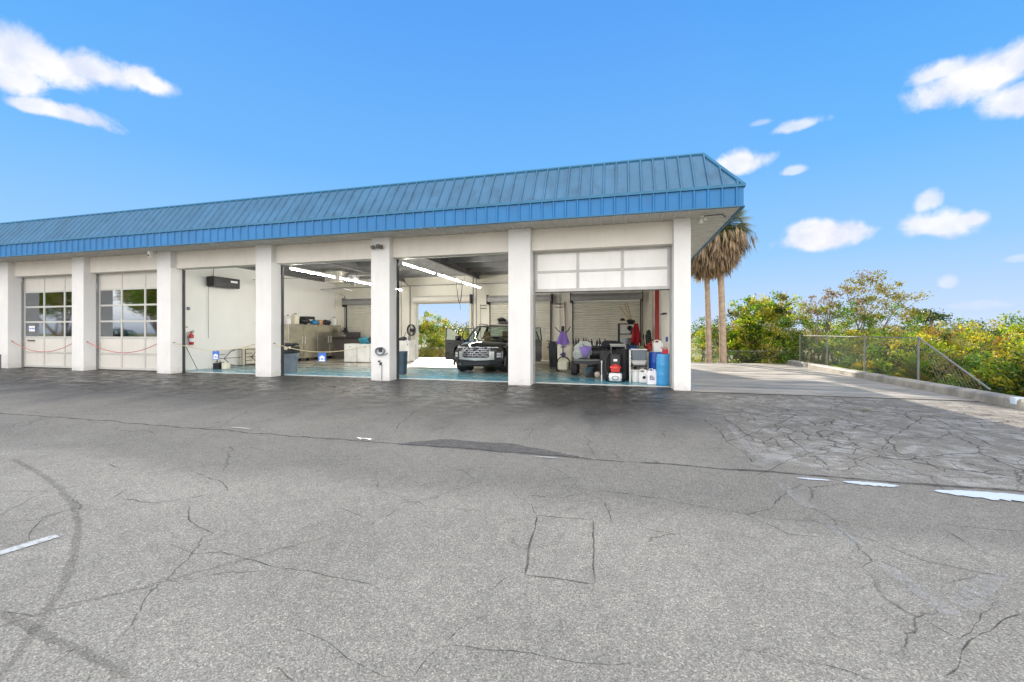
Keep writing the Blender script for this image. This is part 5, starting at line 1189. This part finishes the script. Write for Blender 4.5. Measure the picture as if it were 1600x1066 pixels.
    # beige cabinet and board under second roll door
    w = 20.2; m = MB(); m.rbox(U(848,w),U(861,w),w,w+.5,.15,1.05,.02); simple('low_cabinet', 'low beige cabinet against the back wall right of the truck', 'cabinet', m, M('beige_cab', (.62,.56,.42), .6))
right_bay()
x0 = -25.3
m = MB(); m.tube([(U(1,11.2),11.2,0.01),(U(1,11.2),11.2,.58)], .018); m.tube([(U(1,11.2),11.2,.57),(U(-12,11.2),11.2,.57)], .018); m.tube([(U(-12,11.2),11.2,0.01),(U(-12,11.2),11.2,.57)], .018); m.tube([(U(1,11.2),11.2,.25),(U(-12,11.2),11.2,.25)], .014)
simple('bike_stand', 'dark thin metal stand at the far left pillar', 'stand', m, DARK)

# ------------------------------------------------------------------ fences
def chain_fence(name, label, p0, p1, zb, zt, posts, slope=None):
    p0, p1 = Vector(p0), Vector(p1); L = (p1-p0).length; d = (p1-p0)/L
    t = thing(name, label, 'fence', (p0.x, p0.y, 0))
    m = MB(); pit = .085; r = .0020; H = zt-zb
    def P(s, z): return Vector((d.x*s, d.y*s, z))
    n = int((L+H)/pit)
    for i in range(n+1):
        for sgn in (1, -1):
            # line s = s0 + sgn*z
            s0 = i*pit-(H if sgn == 1 else 0)
            a0, a1 = s0, s0+sgn*H; z0_, z1_ = zb, zt
            pa, pb = [a0, z0_], [a1, z1_]
            if max(a0, a1) < 0 or min(a0, a1) > L: continue
            def clip(pa, pb):
                for lim, side in ((0, 1), (L, -1)):
                    if (pa[0]-lim)*side < 0: f = (lim-pa[0])/(pb[0]-pa[0]); pa = [lim, pa[1]+f*(pb[1]-pa[1])]
                    if (pb[0]-lim)*side < 0: f = (lim-pa[0])/(pb[0]-pa[0]); pb = [lim, pa[1]+f*(pb[1]-pa[1])]
                return pa, pb
            pa, pb = clip(pa, pb)
            if abs(pa[0]-pb[0]) < .01: continue
            m.tube([P(*pa), P(*pb)], r, 3, cap=False)
    m.build('mesh_wire', GALV, t, fix=False)
    m = MB(); m.tube([P(0,zt),P(L,zt)], .014, 6); m.build('top_rail', GALV, t, smooth=60)
    for s in posts: MB().tube([P(s,-.9),P(s,zt+.05)], .026, 8).build('post', GALV, t, smooth=60)
    return t
def fences():
    yA, yB = 21.7, 13.9
    t = chain_fence('chain_link_fence', 'grey chain link fence with rail along the concrete kerb on the right', (7.95,yB), (7.95,yA), .05, 1.34, (0, 2.6, 5.2, 7.8))
    # sloping end of that fence
    MB().tube([(0,-.02,1.34),(0,-2.3,.22)], .022, 8).build('sloping_rail', GALV, t, smooth=60)
    m = MB()
    for i in range(14):
        s = i*.16; zt = 1.34-1.12*s/2.3
        m.tube([(0,-s,zt),(0,-s+min(1,zt),max(.05, zt-1))] if False else [(0,-s,zt),(0,-min(2.3,s+zt*.62),.10)], .0022, 3)
        if s > .1: m.tube([(0,-s,zt),(0,-s*.45,.08)], .0022, 3)
    m.build('end_wire', GALV, t, fix=False)
    chain_fence('chain_link_fence', 'low chain link fence behind the driveway by the palm trunks', (2.0,23.2), (8.3,23.2), -.85, .55, (.4, 3.2, 6.2))
    chain_fence('chain_link_fence', 'low chain link fence seen through the open back doorway', (-14.0,24.6), (-3.5,24.6), -.85, .50, (0.5, 3.5, 6.5, 9.5))
fences()

# ------------------------------------------------------------------ vegetation
LM = {
 'lime': leafmat('lime_leaf', [(.06,.12,.012),(.12,.20,.016),(.21,.29,.022),(.33,.37,.04)], .45),
 'yellow': leafmat('yellow_leaf', [(.10,.13,.02),(.23,.24,.03),(.38,.33,.05),(.18,.21,.03)], .45),
 'green': leafmat('mid_green_leaf', [(.03,.08,.012),(.07,.16,.02),(.13,.24,.028)], .4),
 'dark': leafmat('dark_green_leaf', [(.015,.035,.01),(.03,.06,.015),(.05,.09,.02)], .3),
 'olive': leafmat('olive_leaf', [(.09,.10,.025),(.16,.16,.035),(.22,.19,.05)], .4),
 'rust': leafmat('rust_leaf', [(.15,.085,.035),(.24,.12,.045),(.19,.15,.06)], .35),
 'palmgreen': leafmat('palm_grey_green', [(.05,.075,.03),(.09,.115,.05),(.14,.15,.08)], .3),
 'palmgreen2': leafmat('palm_dry_green', [(.12,.13,.06),(.19,.17,.09),(.09,.10,.04)], .3),
 'brown': leafmat('brown_leaf', [(.14,.09,.045),(.22,.15,.08),(.09,.07,.035)], .25),
}
def veg(name, label, cat, base, stems, blobs, leaf, per, mats, seed, group=None, stemr=.05, leafw=.45, twigs=None):
    """blobs: (centre offset, radii, weight of materials) ; base: world position"""
    rn = random.Random(seed)
    t = thing(name, label, cat, base, 0, group)
    m = MB(); cl = []
    for c, r, mi in blobs:
        nclump = max(3, int(r[0]*r[1]*r[2]*18+3))
        for _ in range(nclump):
            while 1:
                v = Vector((rn.uniform(-1,1), rn.uniform(-1,1), rn.uniform(-1,1)))
                if .15 < v.length < 1: break
            v = v*(v.length**-.35)
            p = Vector((c[0]+v.x*r[0], c[1]+v.y*r[1], c[2]+v.z*r[2]))
            if p.z < .0: p.z = rn.uniform(.0,.25)
            cl.append((p, mi[rn.randrange(len(mi))], rn.uniform(.55,1.25)))
    V = []; Fc = []; MI = []
    for p, mi, sc_ in cl:
        cr = .30*sc_*(leaf/.12)**.6
        out = (p-Vector((0,0,p.z*.5)));  out = out.normalized() if out.length > .01 else Vector((0,0,1))
        for _ in range(int(per*sc_)):
            o = Vector((rn.gauss(0,1), rn.gauss(0,1), rn.gauss(0,.8)))*cr*.44
            q = p+o
            d = (out*.7+Vector((rn.uniform(-1,1), rn.uniform(-1,1), rn.uniform(-.8,.9)))).normalized()
            a = d.cross(Vector((rn.uniform(-1,1), rn.uniform(-1,1), rn.uniform(-1,1))))
            if a.length < .01: continue
            a.normalize(); L = leaf*rn.uniform(.6,1.35); w = L*leafw*.5
            k = len(V); nrm = d.cross(a)*(L*.12)
            V += [tuple(q), tuple(q+d*L*.5+a*w), tuple(q+d*L-nrm), tuple(q+d*L*.5-a*w)]
            Fc.append((k, k+1, k+2, k+3)); MI.append(mi)
    m.v, m.f, m.mi = V, Fc, MI
    m.build('foliage', mats, t, fix=False)
    s = MB(); rn2 = random.Random(seed+5)
    for i in range(stems):
        c = cl[rn2.randrange(len(cl))][0]; b0 = Vector((rn2.uniform(-.15,.15)*stems*.3, rn2.uniform(-.15,.15)*stems*.3, -.1))
        mid = b0.lerp(c, .5)+Vector((rn2.uniform(-.2,.2), rn2.uniform(-.2,.2), .25))
        s.tube([b0, b0.lerp(mid, .5)+Vector((0,0,.1)), mid, c], [stemr, stemr*.8, stemr*.55, stemr*.15], 5)
        for _ in range(3):
            c2 = cl[rn2.randrange(len(cl))][0]
            if (c2-c).length < 1.6: s.tube([mid, mid.lerp(c2, .5)+Vector((0,0,.1)), c2], [stemr*.4, stemr*.25, stemr*.08], 4)
    s.build('trunk', TRUNK, t, smooth=60)
    return t
GZ = -.95
def plant(px, w, htop, width, kind, label, seed, name='shrub', cat='shrub', per=42, leaf=.13, depth=None, stems=6, top=None, group='shrubs beyond the kerb', stemr=.035, ragged=1.0):
    """bush standing at column px and distance w; htop = height above the car park"""
    x = U(px, w); H = htop-GZ; hw = width/2; dp = (depth or width)/2
    if x > 6.5 and w < 22.5: x = max(x, 8.1+hw*1.05)
    leaf *= .82; per = int(per*1.7)
    mats, idx = kind; rn = random.Random(seed*3+1); bl = []
    bl.append(((0,0,H*.38), (hw*.85,dp*.85,H*.36), idx))
    for i in range(5):
        a = rn.uniform(0, 6.28); rr = rn.uniform(.3,.75)
        h = H*rn.uniform(.5,.8)*ragged
        bl.append(((math.cos(a)*hw*rr, math.sin(a)*dp*rr, h), (hw*.32, dp*.32, H*.2), idx))
    bl.append(((rn.uniform(-.15,.15)*hw, 0, H*.80), (hw*.33, dp*.33, H*.19), top or idx))
    if leaf > .14:
        for i in range(10): a = rn.uniform(0,6.28); rr = rn.uniform(.1,.85); bl.append(((math.cos(a)*hw*rr, math.sin(a)*dp*rr, H*rn.uniform(.72,.90)), (.17,.17,H*.15), idx))
    if x > 6.5: bl.append(((0,0,H*.30), (hw*.7,dp*.7,H*.3), tuple(range(1, len(mats)))))
    return veg(name, label, cat, (x, w, GZ), stems, bl, leaf, per, [LM[k] for k in mats], seed, group, stemr=stemr)
K1 = (('lime','green','yellow','dark','olive'), (0,0,0,1,1,2,2,3,4)); K2 = (('green','lime','dark'), (0,0,0,1,2)); K3 = (('olive','brown','rust'), (0,0,1,2)); K4 = (('yellow','green','lime','rust','dark'), (0,0,0,1,1,2,2,3,4)); K5 = (('dark','green','olive'), (0,0,1,2)); K6 = (('rust','olive','green','dark'), (0,0,1,2,2,3))
def vegetation():
    # right of the building, from left to right
    plant(1096, 26.0, 2.5, 3.4, K1, 'bright green shrub right beside the garage corner behind the palm trunks', 1)
    plant(1145, 25.5, 1.9, 3.4, K6, 'low brownish shrub behind the right palm trunk', 2, leaf=.11)
    plant(1192, 24.6, 3.3, 4.2, K1, 'tall lime green shrub with upright leafy shoots right of the palms', 3, per=46, leaf=.19, stems=12, ragged=1.08, stemr=.045)
    plant(1160, 24.3, 2.0, 2.6, K1, 'small lime green shrub at the left foot of the tall lime shrub', 4, leaf=.15)
    plant(1238, 27.5, 3.2, 4.0, K3, 'olive brown tree behind the fence corner', 5, name='small_tree', cat='tree', leaf=.11)
    # the tallest, thin topped
    x = U(1345, 22.5); bl = [((-.9,0,2.5),(1.9,1.4,1.2),(0,1)),((.9,.2,2.8),(1.6,1.3,1.3),(0,1)),((.3,0,4.1),(1.2,1.0,.8),(1,1,2)),((-1.6,.3,3.5),(1.0,.8,.6),(2,2,1)),((1.6,.1,3.7),(.8,.7,.7),(1,)),((.5,0,4.6),(.7,.6,.4),(1,2)),((0,0,1.1),(2.0,1.5,1.1),(0,)),((-.3,.3,3.1),(1.3,1.2,.8),(1,0)),((.35,.1,4.9),(.4,.4,.5),(1,2)),((-.5,.1,4.5),(.35,.3,.5),(1,2)),((1.15,.1,4.4),(.35,.3,.5),(1,)),((-1.3,.1,4.0),(.35,.3,.4),(2,))]
    veg('small_tree', 'tallest ragged olive and rust coloured tree beyond the chain link fence', 'tree', (x,22.5,GZ), 16, bl, .105, 62, [LM['green'],LM['olive'],LM['brown']], 6, 'trees beyond the fence', stemr=.06)
    x = U(1275, 22.8); bl = [((0,0,2.3),(1.8,1.3,1.5),(0,1)),((-.9,0,3.5),(.9,.8,.6),(2,1)),((.8,0,3.8),(.9,.8,.5),(2,)),((0,0,1.0),(1.6,1.2,1.0),(0,))]
    veg('small_tree', 'rust topped tree left of the tallest ragged tree', 'tree', (x,22.8,GZ), 12, bl, .105, 42, [LM['green'],LM['lime'],LM['brown']], 7, 'trees beyond the fence', stemr=.05)
    plant(1262, 19.5, 1.9, 2.8, K1, 'bright green shrub just behind the left end of the tall fence', 8, leaf=.15)
    plant(1322, 18.2, 1.65, 2.4, K6, 'rust coloured shrub behind the middle of the tall fence', 9)
    plant(1375, 17.5, 1.6, 2.8, K2, 'dense mid green shrub behind the middle of the tall fence', 10, leaf=.13)
    plant(1415, 18.5, 1.75, 2.4, K4, 'yellowish shrub behind the right part of the tall fence', 11)
    plant(1300, 16.9, .9, 2.2, K5, 'low dark green shrub at the foot of the tall fence', 12)
    plant(1395, 14.6, .75, 2.0, K5, 'low dark shrub near the sloping fence end', 13)
    plant(1470, 16.0, 1.45, 2.8, K4, 'yellow olive shrub right of the sloping fence rail', 14)
    plant(1545, 16.5, 1.75, 3.4, K4, 'broad golden shrub near the right edge', 15, per=40)
    plant(1600, 15.0, 1.75, 3.2, K4, 'golden olive shrub cut by the right edge', 16, per=40)
    plant(1500, 12.7, .75, 2.6, K2, 'low leafy green shrub behind the near kerb', 17)
    plant(1560, 12.0, .95, 2.6, K6, 'rust and green low shrub behind the near kerb at right', 18)
    plant(1598, 11.0, .65, 2.0, K2, 'low bright green shrub at the right edge by the kerb', 19)
    plant(1660, 12.5, 1.35, 3.4, K4, 'golden green shrub beyond the right edge', 20)
    plant(1450, 14.0, .70, 2.4, K2, 'low green shrub under the sloping fence rail', 21)
    plant(1525, 14.0, 1.25, 2.4, K3, 'brownish olive shrub between golden and low green shrubs', 22)
    plant(1430, 24.0, 2.0, 4.2, K3, 'olive shrub right behind the tallest tree', 23)
    plant(1500, 27.0, 2.25, 5.0, K4, 'wide golden shrub in the middle distance at right', 24)
    plant(1590, 24.0, 2.45, 5.0, K4, 'wide yellow green shrub in the middle distance at the right edge', 25)
    plant(1680, 19.0, 2.3, 4.2, K2, 'dense green shrub beyond the right edge in the distance', 26)
    plant(1420, 31.0, 2.2, 5.0, K5, 'dark shrub far behind the fence', 27)
    # behind the back doorway
    plant(655, 27.0, 3.1, 4.4, K1, 'bright yellow green shrub left in the open back doorway', 30, per=46, leaf=.16, stems=10, top=(1,2), group='shrubs behind the garage')
    plant(695, 27.5, 1.9, 3.4, (('yellow','lime','olive'), (0,0,1)), 'golden shrub in the middle of the open back doorway', 31, group='shrubs behind the garage', per=44)
    plant(725, 30.0, 1.5, 4.0, (('yellow','olive','lime'), (0,1)), 'low golden shrub right in the open back doorway', 32, group='shrubs behind the garage')
    plant(670, 25.2, .55, 4.0, (('olive','yellow','rust'), (0,1,2)), 'low dry shrub behind the back fence', 33, group='shrubs behind the garage')
    plant(715, 25.2, .45, 4.0, (('olive','yellow','rust'), (0,1,2)), 'low dry shrub behind the right of the back fence', 34, group='shrubs behind the garage')
    plant(610, 27.0, 2.6, 4.0, K1, 'lime shrub hidden left of the back doorway', 35, group='shrubs behind the garage')
    # palmetto fans
    def fan(mb, base, d, L, n, spread, k=0, droop=.15, w=.035):
        d = d.normalized(); side = d.cross(Vector((0,0,1)))
        if side.length < .05: side = Vector((1,0,0))
        side.normalize(); nn = side.cross(d)
        for i in range(n):
            a = (i/(n-1)-.5)*spread; v = (d*math.cos(a)+side*math.sin(a)).normalized(); e = base+v*L*(1-.12*abs(a)); e.z -= droop*L*(.4+abs(a)*.3); mid = base+v*L*.55
            pr = v.cross(nn).normalized()*w*L
            o = len(mb.v); mb.add([base, mid+pr, e, mid-pr], [(0,1,2,3)], k)
    for i, (px, w, h, lb) in enumerate(((1395,14.9,.75,'palmetto with fan leaves just behind the tall fence'),(1478,14.8,1.0,'palmetto with fan leaves right of the sloping fence rail'),(1342,18.5,.8,'small palmetto with fan leaves behind the left of the tall fence'),(1530,19.5,1.5,'palmetto rising between the golden shrubs'))):
        rn = random.Random(90+i); t = thing('palmetto', lb, 'palm shrub', (max(8.95, U(px,w)), w, GZ), 0, 'palmettos beyond the kerb'); m = MB(); s = MB(); H = h-GZ-.35
        for j in range(26):
            a = rn.uniform(0,6.28); el = rn.uniform(.1,1.2); b0 = Vector((0,0,.1)); d = Vector((math.cos(a)*math.cos(el), math.sin(a)*math.cos(el), math.sin(el)+.2)).normalized(); e = b0+d*H*rn.uniform(.6,.95)
            s.tube([b0, e], .012, 4); fan(m, e, (d+Vector((0,0,-.2))).normalized(), .62, 15, 2.6, rn.choice((0,0,1)))
        m.build('fan_leaves', [LM['green'],LM['olive']], t, fix=False); s.build('stalk', M('green_stalk', (.12,.16,.05), .6), t)
    # two cabbage palms
    def palm(px, w, zc, lean, seed, label, r0):
        x = U(px, w); t = thing('palm_tree', label, 'palm tree', (x, w, -.3), 0, 'tall palms at the back right corner'); rn = random.Random(seed)
        cx = lean; H = zc+.3; m = MB(); pts = [(cx*(i/10)**1.5, 0, H*i/10) for i in range(11)]; m.tube(pts, [r0*1.25]+[r0*(1.08-.02*i) for i in range(10)], 10); m.build('trunk', PTRUNK, t, smooth=60)
        c = Vector((cx,0,H)); g = MB(); s = MB()
        for j in range(95):
            a = rn.uniform(0,6.28); el = rn.uniform(-.75,.1) if rn.random() < .55 else rn.uniform(0,1.2); d = Vector((math.cos(a)*math.cos(el), math.sin(a)*math.cos(el), math.sin(el))); e = c+d*rn.uniform(.75,1.0)
            s.tube([c, e], .014, 4); fan(g, e, d, rn.uniform(.75,.98), 24, 2.8, rn.choice((0,0,1)), .35, .022)
        g.build('frond', [LM['palmgreen'],LM['palmgreen2']], t, fix=False); s.build('stalk', MATS['green_stalk'], t)
        q = MB()
        for j in range(750):
            a = rn.uniform(0,6.28); zz = rn.random()**.8; L = rn.uniform(.4,.85); rad = (.30+1.25*zz**.75)*rn.uniform(.6,1.05); b0 = c+Vector((math.cos(a)*rad, math.sin(a)*rad, -1.95+1.55*zz))
            for _ in range(5):
                d = Vector((math.cos(a)*.28+rn.uniform(-.22,.22), math.sin(a)*.28+rn.uniform(-.22,.22), -1)).normalized(); pr = Vector((-math.sin(a), math.cos(a), rn.uniform(-.3,.3)))*.03
                e = b0+d*L*rn.uniform(.7,1.1); q.add([b0, b0.lerp(e,.5)+pr, e, b0.lerp(e,.5)-pr], [(0,1,2,3)])
        q.build('dead_skirt', leafmat('dead_frond', [(.26,.18,.10),(.40,.29,.18),(.17,.12,.08),(.34,.27,.19)], .2), t, fix=False)
    palm(1108, 22.75, 6.6, -.2, 5, 'tall palm with grey brown skirt, left of the two by the roof corner', .125)
    palm(1130, 22.6, 6.75, -.22, 6, 'tall palm with thick brown skirt, right of the two by the roof corner', .15)
    # far pine and wood
    t = thing('pine_tree', 'distant flat topped pine standing above the far wood', 'pine tree', (U(1454,70.), 70, -1)); rn = random.Random(8)
    z1 = HZ(1454,484,70.)+1; MB().tube([(0,0,0),(.1,0,z1*.9)], [.25,.12], 6).build('trunk', TRUNK, t); m = MB()
    for i in range(9):
        a = rn.uniform(0,6.28); c = Vector((math.cos(a)*rn.uniform(0,1.7), math.sin(a)*1.4, z1-rn.uniform(.2,1.5)))
        for _ in range(110): p = c+Vector((rn.gauss(0,.6),rn.gauss(0,.6),rn.gauss(0,.22))); d = Vector((rn.uniform(-1,1),rn.uniform(-1,1),rn.uniform(-1,1))).normalized()*.22; e = d.cross(Vector((rn.uniform(-1,1),rn.uniform(-1,1),1))).normalized()*.09; m.add([p-d,p+e,p+d,p-e],[(0,1,2,3)])
    m.build('crown', LM['dark'], t, fix=False)
    m = MB(); rn = random.Random(77); V = m.v; Fc = m.f
    for i in range(620):
        x = rn.uniform(-70,170); y = rn.uniform(70,110)-.15*x; hgt = rn.uniform(2.6,4.2)+.6*math.sin(x*.13)+.5*math.sin(x*.41)
        c0 = Vector((x,y,-1)); rr = rn.uniform(1.6,3.0); mi = rn.choice((0,0,1,2))
        for _ in range(170):
            v = Vector((rn.gauss(0,.5)*rr, rn.gauss(0,.5)*rr, min(1.1, abs(rn.gauss(.55,.25)))*hgt)); p = c0+v
            d = Vector((rn.uniform(-1,1),rn.uniform(-1,1),rn.uniform(-.6,.8))).normalized()*.20; e = d.cross(Vector((rn.uniform(-1,1),rn.uniform(-1,1),1))).normalized()*.13
            k = len(V); V += [tuple(p-d),tuple(p+e),tuple(p+d),tuple(p-e)]; Fc.append((k,k+1,k+2,k+3)); m.mi.append(mi)
    o = m.build('far_wood', [LM['dark'],LM['olive'],LM['green']], fix=False); o['kind'] = 'stuff'; tag(o, 'low far-off belt of trees on the horizon beyond the scrub', 'wood')
    # undergrowth between the shrubs
    m = MB(); rn = random.Random(99); V = m.v; Fc = m.f
    for i in range(46000):
        if rn.random() < .75: x = rn.uniform(7.9,26); y = rn.uniform(3,30)
        else: x = rn.uniform(-16,9); y = rn.uniform(22.6,30)
        z = GZ+abs(rn.gauss(.18,.22)); p = Vector((x,y,z)); d = Vector((rn.uniform(-1,1),rn.uniform(-1,1),rn.uniform(0,1.6))).normalized()*rn.uniform(.07,.16); e = d.cross(Vector((rn.uniform(-1,1),rn.uniform(-1,1),.3))).normalized()*.04
        k = len(V); V += [tuple(p-d),tuple(p+e),tuple(p+d),tuple(p-e)]; Fc.append((k,k+1,k+2,k+3)); m.mi.append(rn.choice((0,0,1,2,3)))
    o = m.build('undergrowth', [LM['green'],LM['olive'],LM['rust'],LM['brown']], fix=False); o['kind'] = 'stuff'; tag(o, 'tangled low undergrowth covering the soil beyond the kerb', 'undergrowth')
    # oaks across the road behind the viewer; the door glass mirrors them
    for i, (x, y, h) in enumerate(((-37,-3,7.5),(-43,-7,8.5),(-50,1,8),(-56,-6,9),(-34,-12,7))):
        rn = random.Random(200+i); bl = [((0,0,h*.6),(h*.38,h*.38,h*.26),(0,1)),((h*.2,0,h*.75),(h*.25,h*.25,h*.2),(0,1)),((-h*.22,.3,h*.7),(h*.25,h*.25,h*.2),(0,1))]
        veg('oak_tree', 'broad oak tree mirrored in the closed door glass', 'tree', (x,y,0), 10, bl, .26, 16, [LM['green'],LM['olive']], 210+i, 'oaks across the road behind the viewer', stemr=.16)
vegetation()
f = None
o = M('dead_leaf', (.10,.08,.03), .8); m = MB(); cx, cy = G(1350, 643)
for i in range(26):
    a = random.uniform(0,6.28); r = random.uniform(0,.14); L = random.uniform(.05,.14); b = random.uniform(0,3.1)
    p = Vector((cx+r*math.cos(a)*1.5, cy+r*math.sin(a), .012+random.uniform(0,.02))); d = Vector((math.cos(b), math.sin(b), random.uniform(-.02,.25)))*L; e = Vector((-math.sin(b), math.cos(b), 0))*.012
    m.add([p, p+d*.5+e, p+d, p+d*.5-e], [(0,1,2,3)])
o = m.build('leaf_litter', o, fix=False); tag(o, 'small heap of dead leaves on the cracked asphalt at right', 'leaves')

# ------------------------------------------------------------------ camera, sun and sky
cam = bpy.data.cameras.new('camera'); co = bpy.data.objects.new('camera', cam); C.objects.link(co)
co.location = (0,0,1.5); co.rotation_euler = (PI/2, 0, TH)
cam.sensor_width = 36; cam.lens = F_/1600*36; cam.shift_y = -14/1600; cam.clip_end = 3000; cam.clip_start = .05
sc.camera = co
EL = R(28.5); trav = Vector((.36, -.93)).normalized()
sd = Vector((-trav.x*math.cos(EL), -trav.y*math.cos(EL), math.sin(EL)))      # towards the sun
sun = bpy.data.lights.new('sun', 'SUN'); so = bpy.data.objects.new('sun', sun); C.objects.link(so)
sun.energy = 5; sun.angle = R(.6); sun.color = (1,.90,.76); so.rotation_euler = sd.to_track_quat('Z', 'Y').to_euler()
so.location = (0,0,30)

w = bpy.data.worlds.new('World'); sc.world = w; w.use_nodes = True
n = w.node_tree.nodes; l = w.node_tree.links; bg = n['Background']
tc = n.new('ShaderNodeTexCoord'); vec = tc.outputs['Generated']
sky = n.new('ShaderNodeTexSky'); sky.sky_type = 'NISHITA'; sky.sun_disc = False; sky.sun_elevation = EL; sky.sun_rotation = math.atan2(sd.x, sd.y)
sep = n.new('ShaderNodeSeparateXYZ'); l.new(vec, sep.inputs[0])
def vm(op, a, b):
    t = n.new('ShaderNodeVectorMath'); t.operation = op
    for i, q in enumerate((a, b)):
        if isinstance(q, tuple): t.inputs[i].default_value = q
        else: l.new(q, t.inputs[i])
    return t.outputs['Value'] if op in ('DOT_PRODUCT','LENGTH') else t.outputs[0]
def mt(op, a, b=None, c=None, clamp=False):
    t = n.new('ShaderNodeMath'); t.operation = op; t.use_clamp = clamp
    for i, q in enumerate((a, b, c)):
        if q is None: continue
        if isinstance(q, (int, float)): t.inputs[i].default_value = q
        else: l.new(q, t.inputs[i])
    return t.outputs[0]
def mr(v, a, b, lo=0., hi=1.):
    t = n.new('ShaderNodeMapRange'); t.interpolation_type = 'SMOOTHSTEP'; l.new(v, t.inputs[0])
    for i, q in enumerate((a, b, lo, hi)): t.inputs[i+1].default_value = q
    return t.outputs[0]
SK = 1.0
gr = ramp(n, [(0, (.62,.75,.95)), (.05, (.52,.70,.97)), (.16, (.29,.59,.97)), (.34, (.135,.46,.96)), (.60, (.065,.34,.90)), (1, (.05,.22,.70))])
l.new(sep.outputs['Z'], gr.inputs[0])
ns = n.new('ShaderNodeTexNoise'); ns.inputs['Scale'].default_value = 15; ns.inputs['Detail'].default_value = 10; ns.inputs['Roughness'].default_value = .6; ns.inputs['Distortion'].default_value = .3; l.new(vec, ns.inputs['Vector'])
def pxdir(x, y):
    v = Vector(((x-800)/F_, 1, (519-y)/F_)); v = Vector((v.x*CS-v.y*SN, v.x*SN+v.y*CS, v.z)); return v.normalized()
dens = None
# big and small fair weather clouds: (centre px, half width px, half height px, strength)
for cx, cy, rx, ry, s in ((60,98,105,48,1.),(150,112,85,34,1.),(225,128,66,26,1.),(20,120,60,50,1.),(100,178,85,20,.95),(50,168,45,16,.9),(1530,122,125,52,1.),(1592,95,75,44,1.),(1592,160,75,40,1.),(1470,112,62,24,.9),(1250,196,58,14,.7),(1190,192,24,8,.4),
                          (1150,257,58,25,.9),(1125,262,30,14,.7),(1285,374,92,28,1.),(1255,360,38,18,.9),(1325,364,42,20,.9),(1240,268,24,10,.6),(1468,354,74,30,.9),(1448,316,26,26,.8),(1515,344,32,18,.9),(1482,443,22,14,.55),(1530,478,60,10,.35),(1592,405,30,8,.35)):
    D = pxdir(cx, cy); h = Vector((D.x, D.y)).normalized(); Rr = (h.y, -h.x, 0); Uu = (-h.x*D.z, -h.y*D.z, math.hypot(D.x, D.y))
    du = (pxdir(cx+rx, cy)-D).dot(Vector(Rr)); dv = (pxdir(cx, cy-ry)-D).dot(Vector(Uu))
    a = mt('MULTIPLY', vm('DOT_PRODUCT', vec, Rr), 1/du); b = mt('MULTIPLY', mt('SUBTRACT', vm('DOT_PRODUCT', vec, Uu), D.dot(Vector(Uu))), 1/dv)
    fr = mt('GREATER_THAN', vm('DOT_PRODUCT', vec, (h.x, h.y, 0)), 0)
    # flat base: squash below the middle
    b = mt('MULTIPLY', b, mt('MULTIPLY_ADD', mt('LESS_THAN', b, 0), .45, 1))
    q = mt('SUBTRACT', 1, mt('SQRT', mt('ADD', mt('MULTIPLY', a, a), mt('MULTIPLY', b, b))))
    q = mt('MULTIPLY', mt('MULTIPLY_ADD', mt('SUBTRACT', ns.outputs['Fac'], .5), 1.9, q), 1)
    q = mt('MULTIPLY', mt('MULTIPLY', mr(q, -.03, .60), fr), s)
    dens = q if dens is None else mt('MAXIMUM', dens, q)
n2 = n.new('ShaderNodeTexNoise'); n2.inputs['Scale'].default_value = 22; n2.inputs['Detail'].default_value = 6; l.new(vec, n2.inputs['Vector'])
cc = ramp(n, [(.35, (.72,.77,.93)), (.62, (.98,.97,1.0))]); l.new(n2.outputs['Fac'], cc.inputs[0])
m1 = n.new('ShaderNodeMix'); m1.data_type = 'RGBA'; l.new(dens, m1.inputs[0]); l.new(gr.outputs[0], m1.inputs[6]); l.new(cc.outputs[0], m1.inputs[7])
# unseen bright cloud bank behind the viewer, added to light the shaded facade
bk = vm('DOT_PRODUCT', vec, (SN*-1*-1*1.0, -CS, .25))
n3 = n.new('ShaderNodeTexNoise'); n3.inputs['Scale'].default_value = 2.2; n3.inputs['Detail'].default_value = 6; l.new(vec, n3.inputs['Vector'])
bm_ = mt('MULTIPLY', mr(mt('MULTIPLY_ADD', n3.outputs['Fac'], .5, bk), .30, .62), mr(sep.outputs['Z'], -.02, .06))
m2 = n.new('ShaderNodeMix'); m2.data_type = 'RGBA'; l.new(bm_, m2.inputs[0]); l.new(m1.outputs[2], m2.inputs[6]); m2.inputs[7].default_value = (2.65,2.60,2.56,1)
# thin contribution of the physical sky
ad = n.new('ShaderNodeMix'); ad.data_type = 'RGBA'; ad.blend_type = 'ADD'; ad.inputs[0].default_value = .012; l.new(m2.outputs[2], ad.inputs[6]); mn = n.new('ShaderNodeVectorMath'); mn.operation = 'MINIMUM'; l.new(sky.outputs[0], mn.inputs[0]); mn.inputs[1].default_value = (4,4,4); l.new(mn.outputs[0], ad.inputs[7])
l.new(ad.outputs[2], bg.inputs[0]); bg.inputs[1].default_value = .5
sc.view_settings.view_transform = 'Standard'; sc.view_settings.look = 'None'; sc.view_settings.gamma = 1; sc.view_settings.exposure = 1.0; sc.view_settings.use_curve_mapping = False
sc.cycles.max_bounces = 8; sc.cycles.diffuse_bounces = 5; sc.cycles.glossy_bounces = 4; sc.cycles.transparent_max_bounces = 12
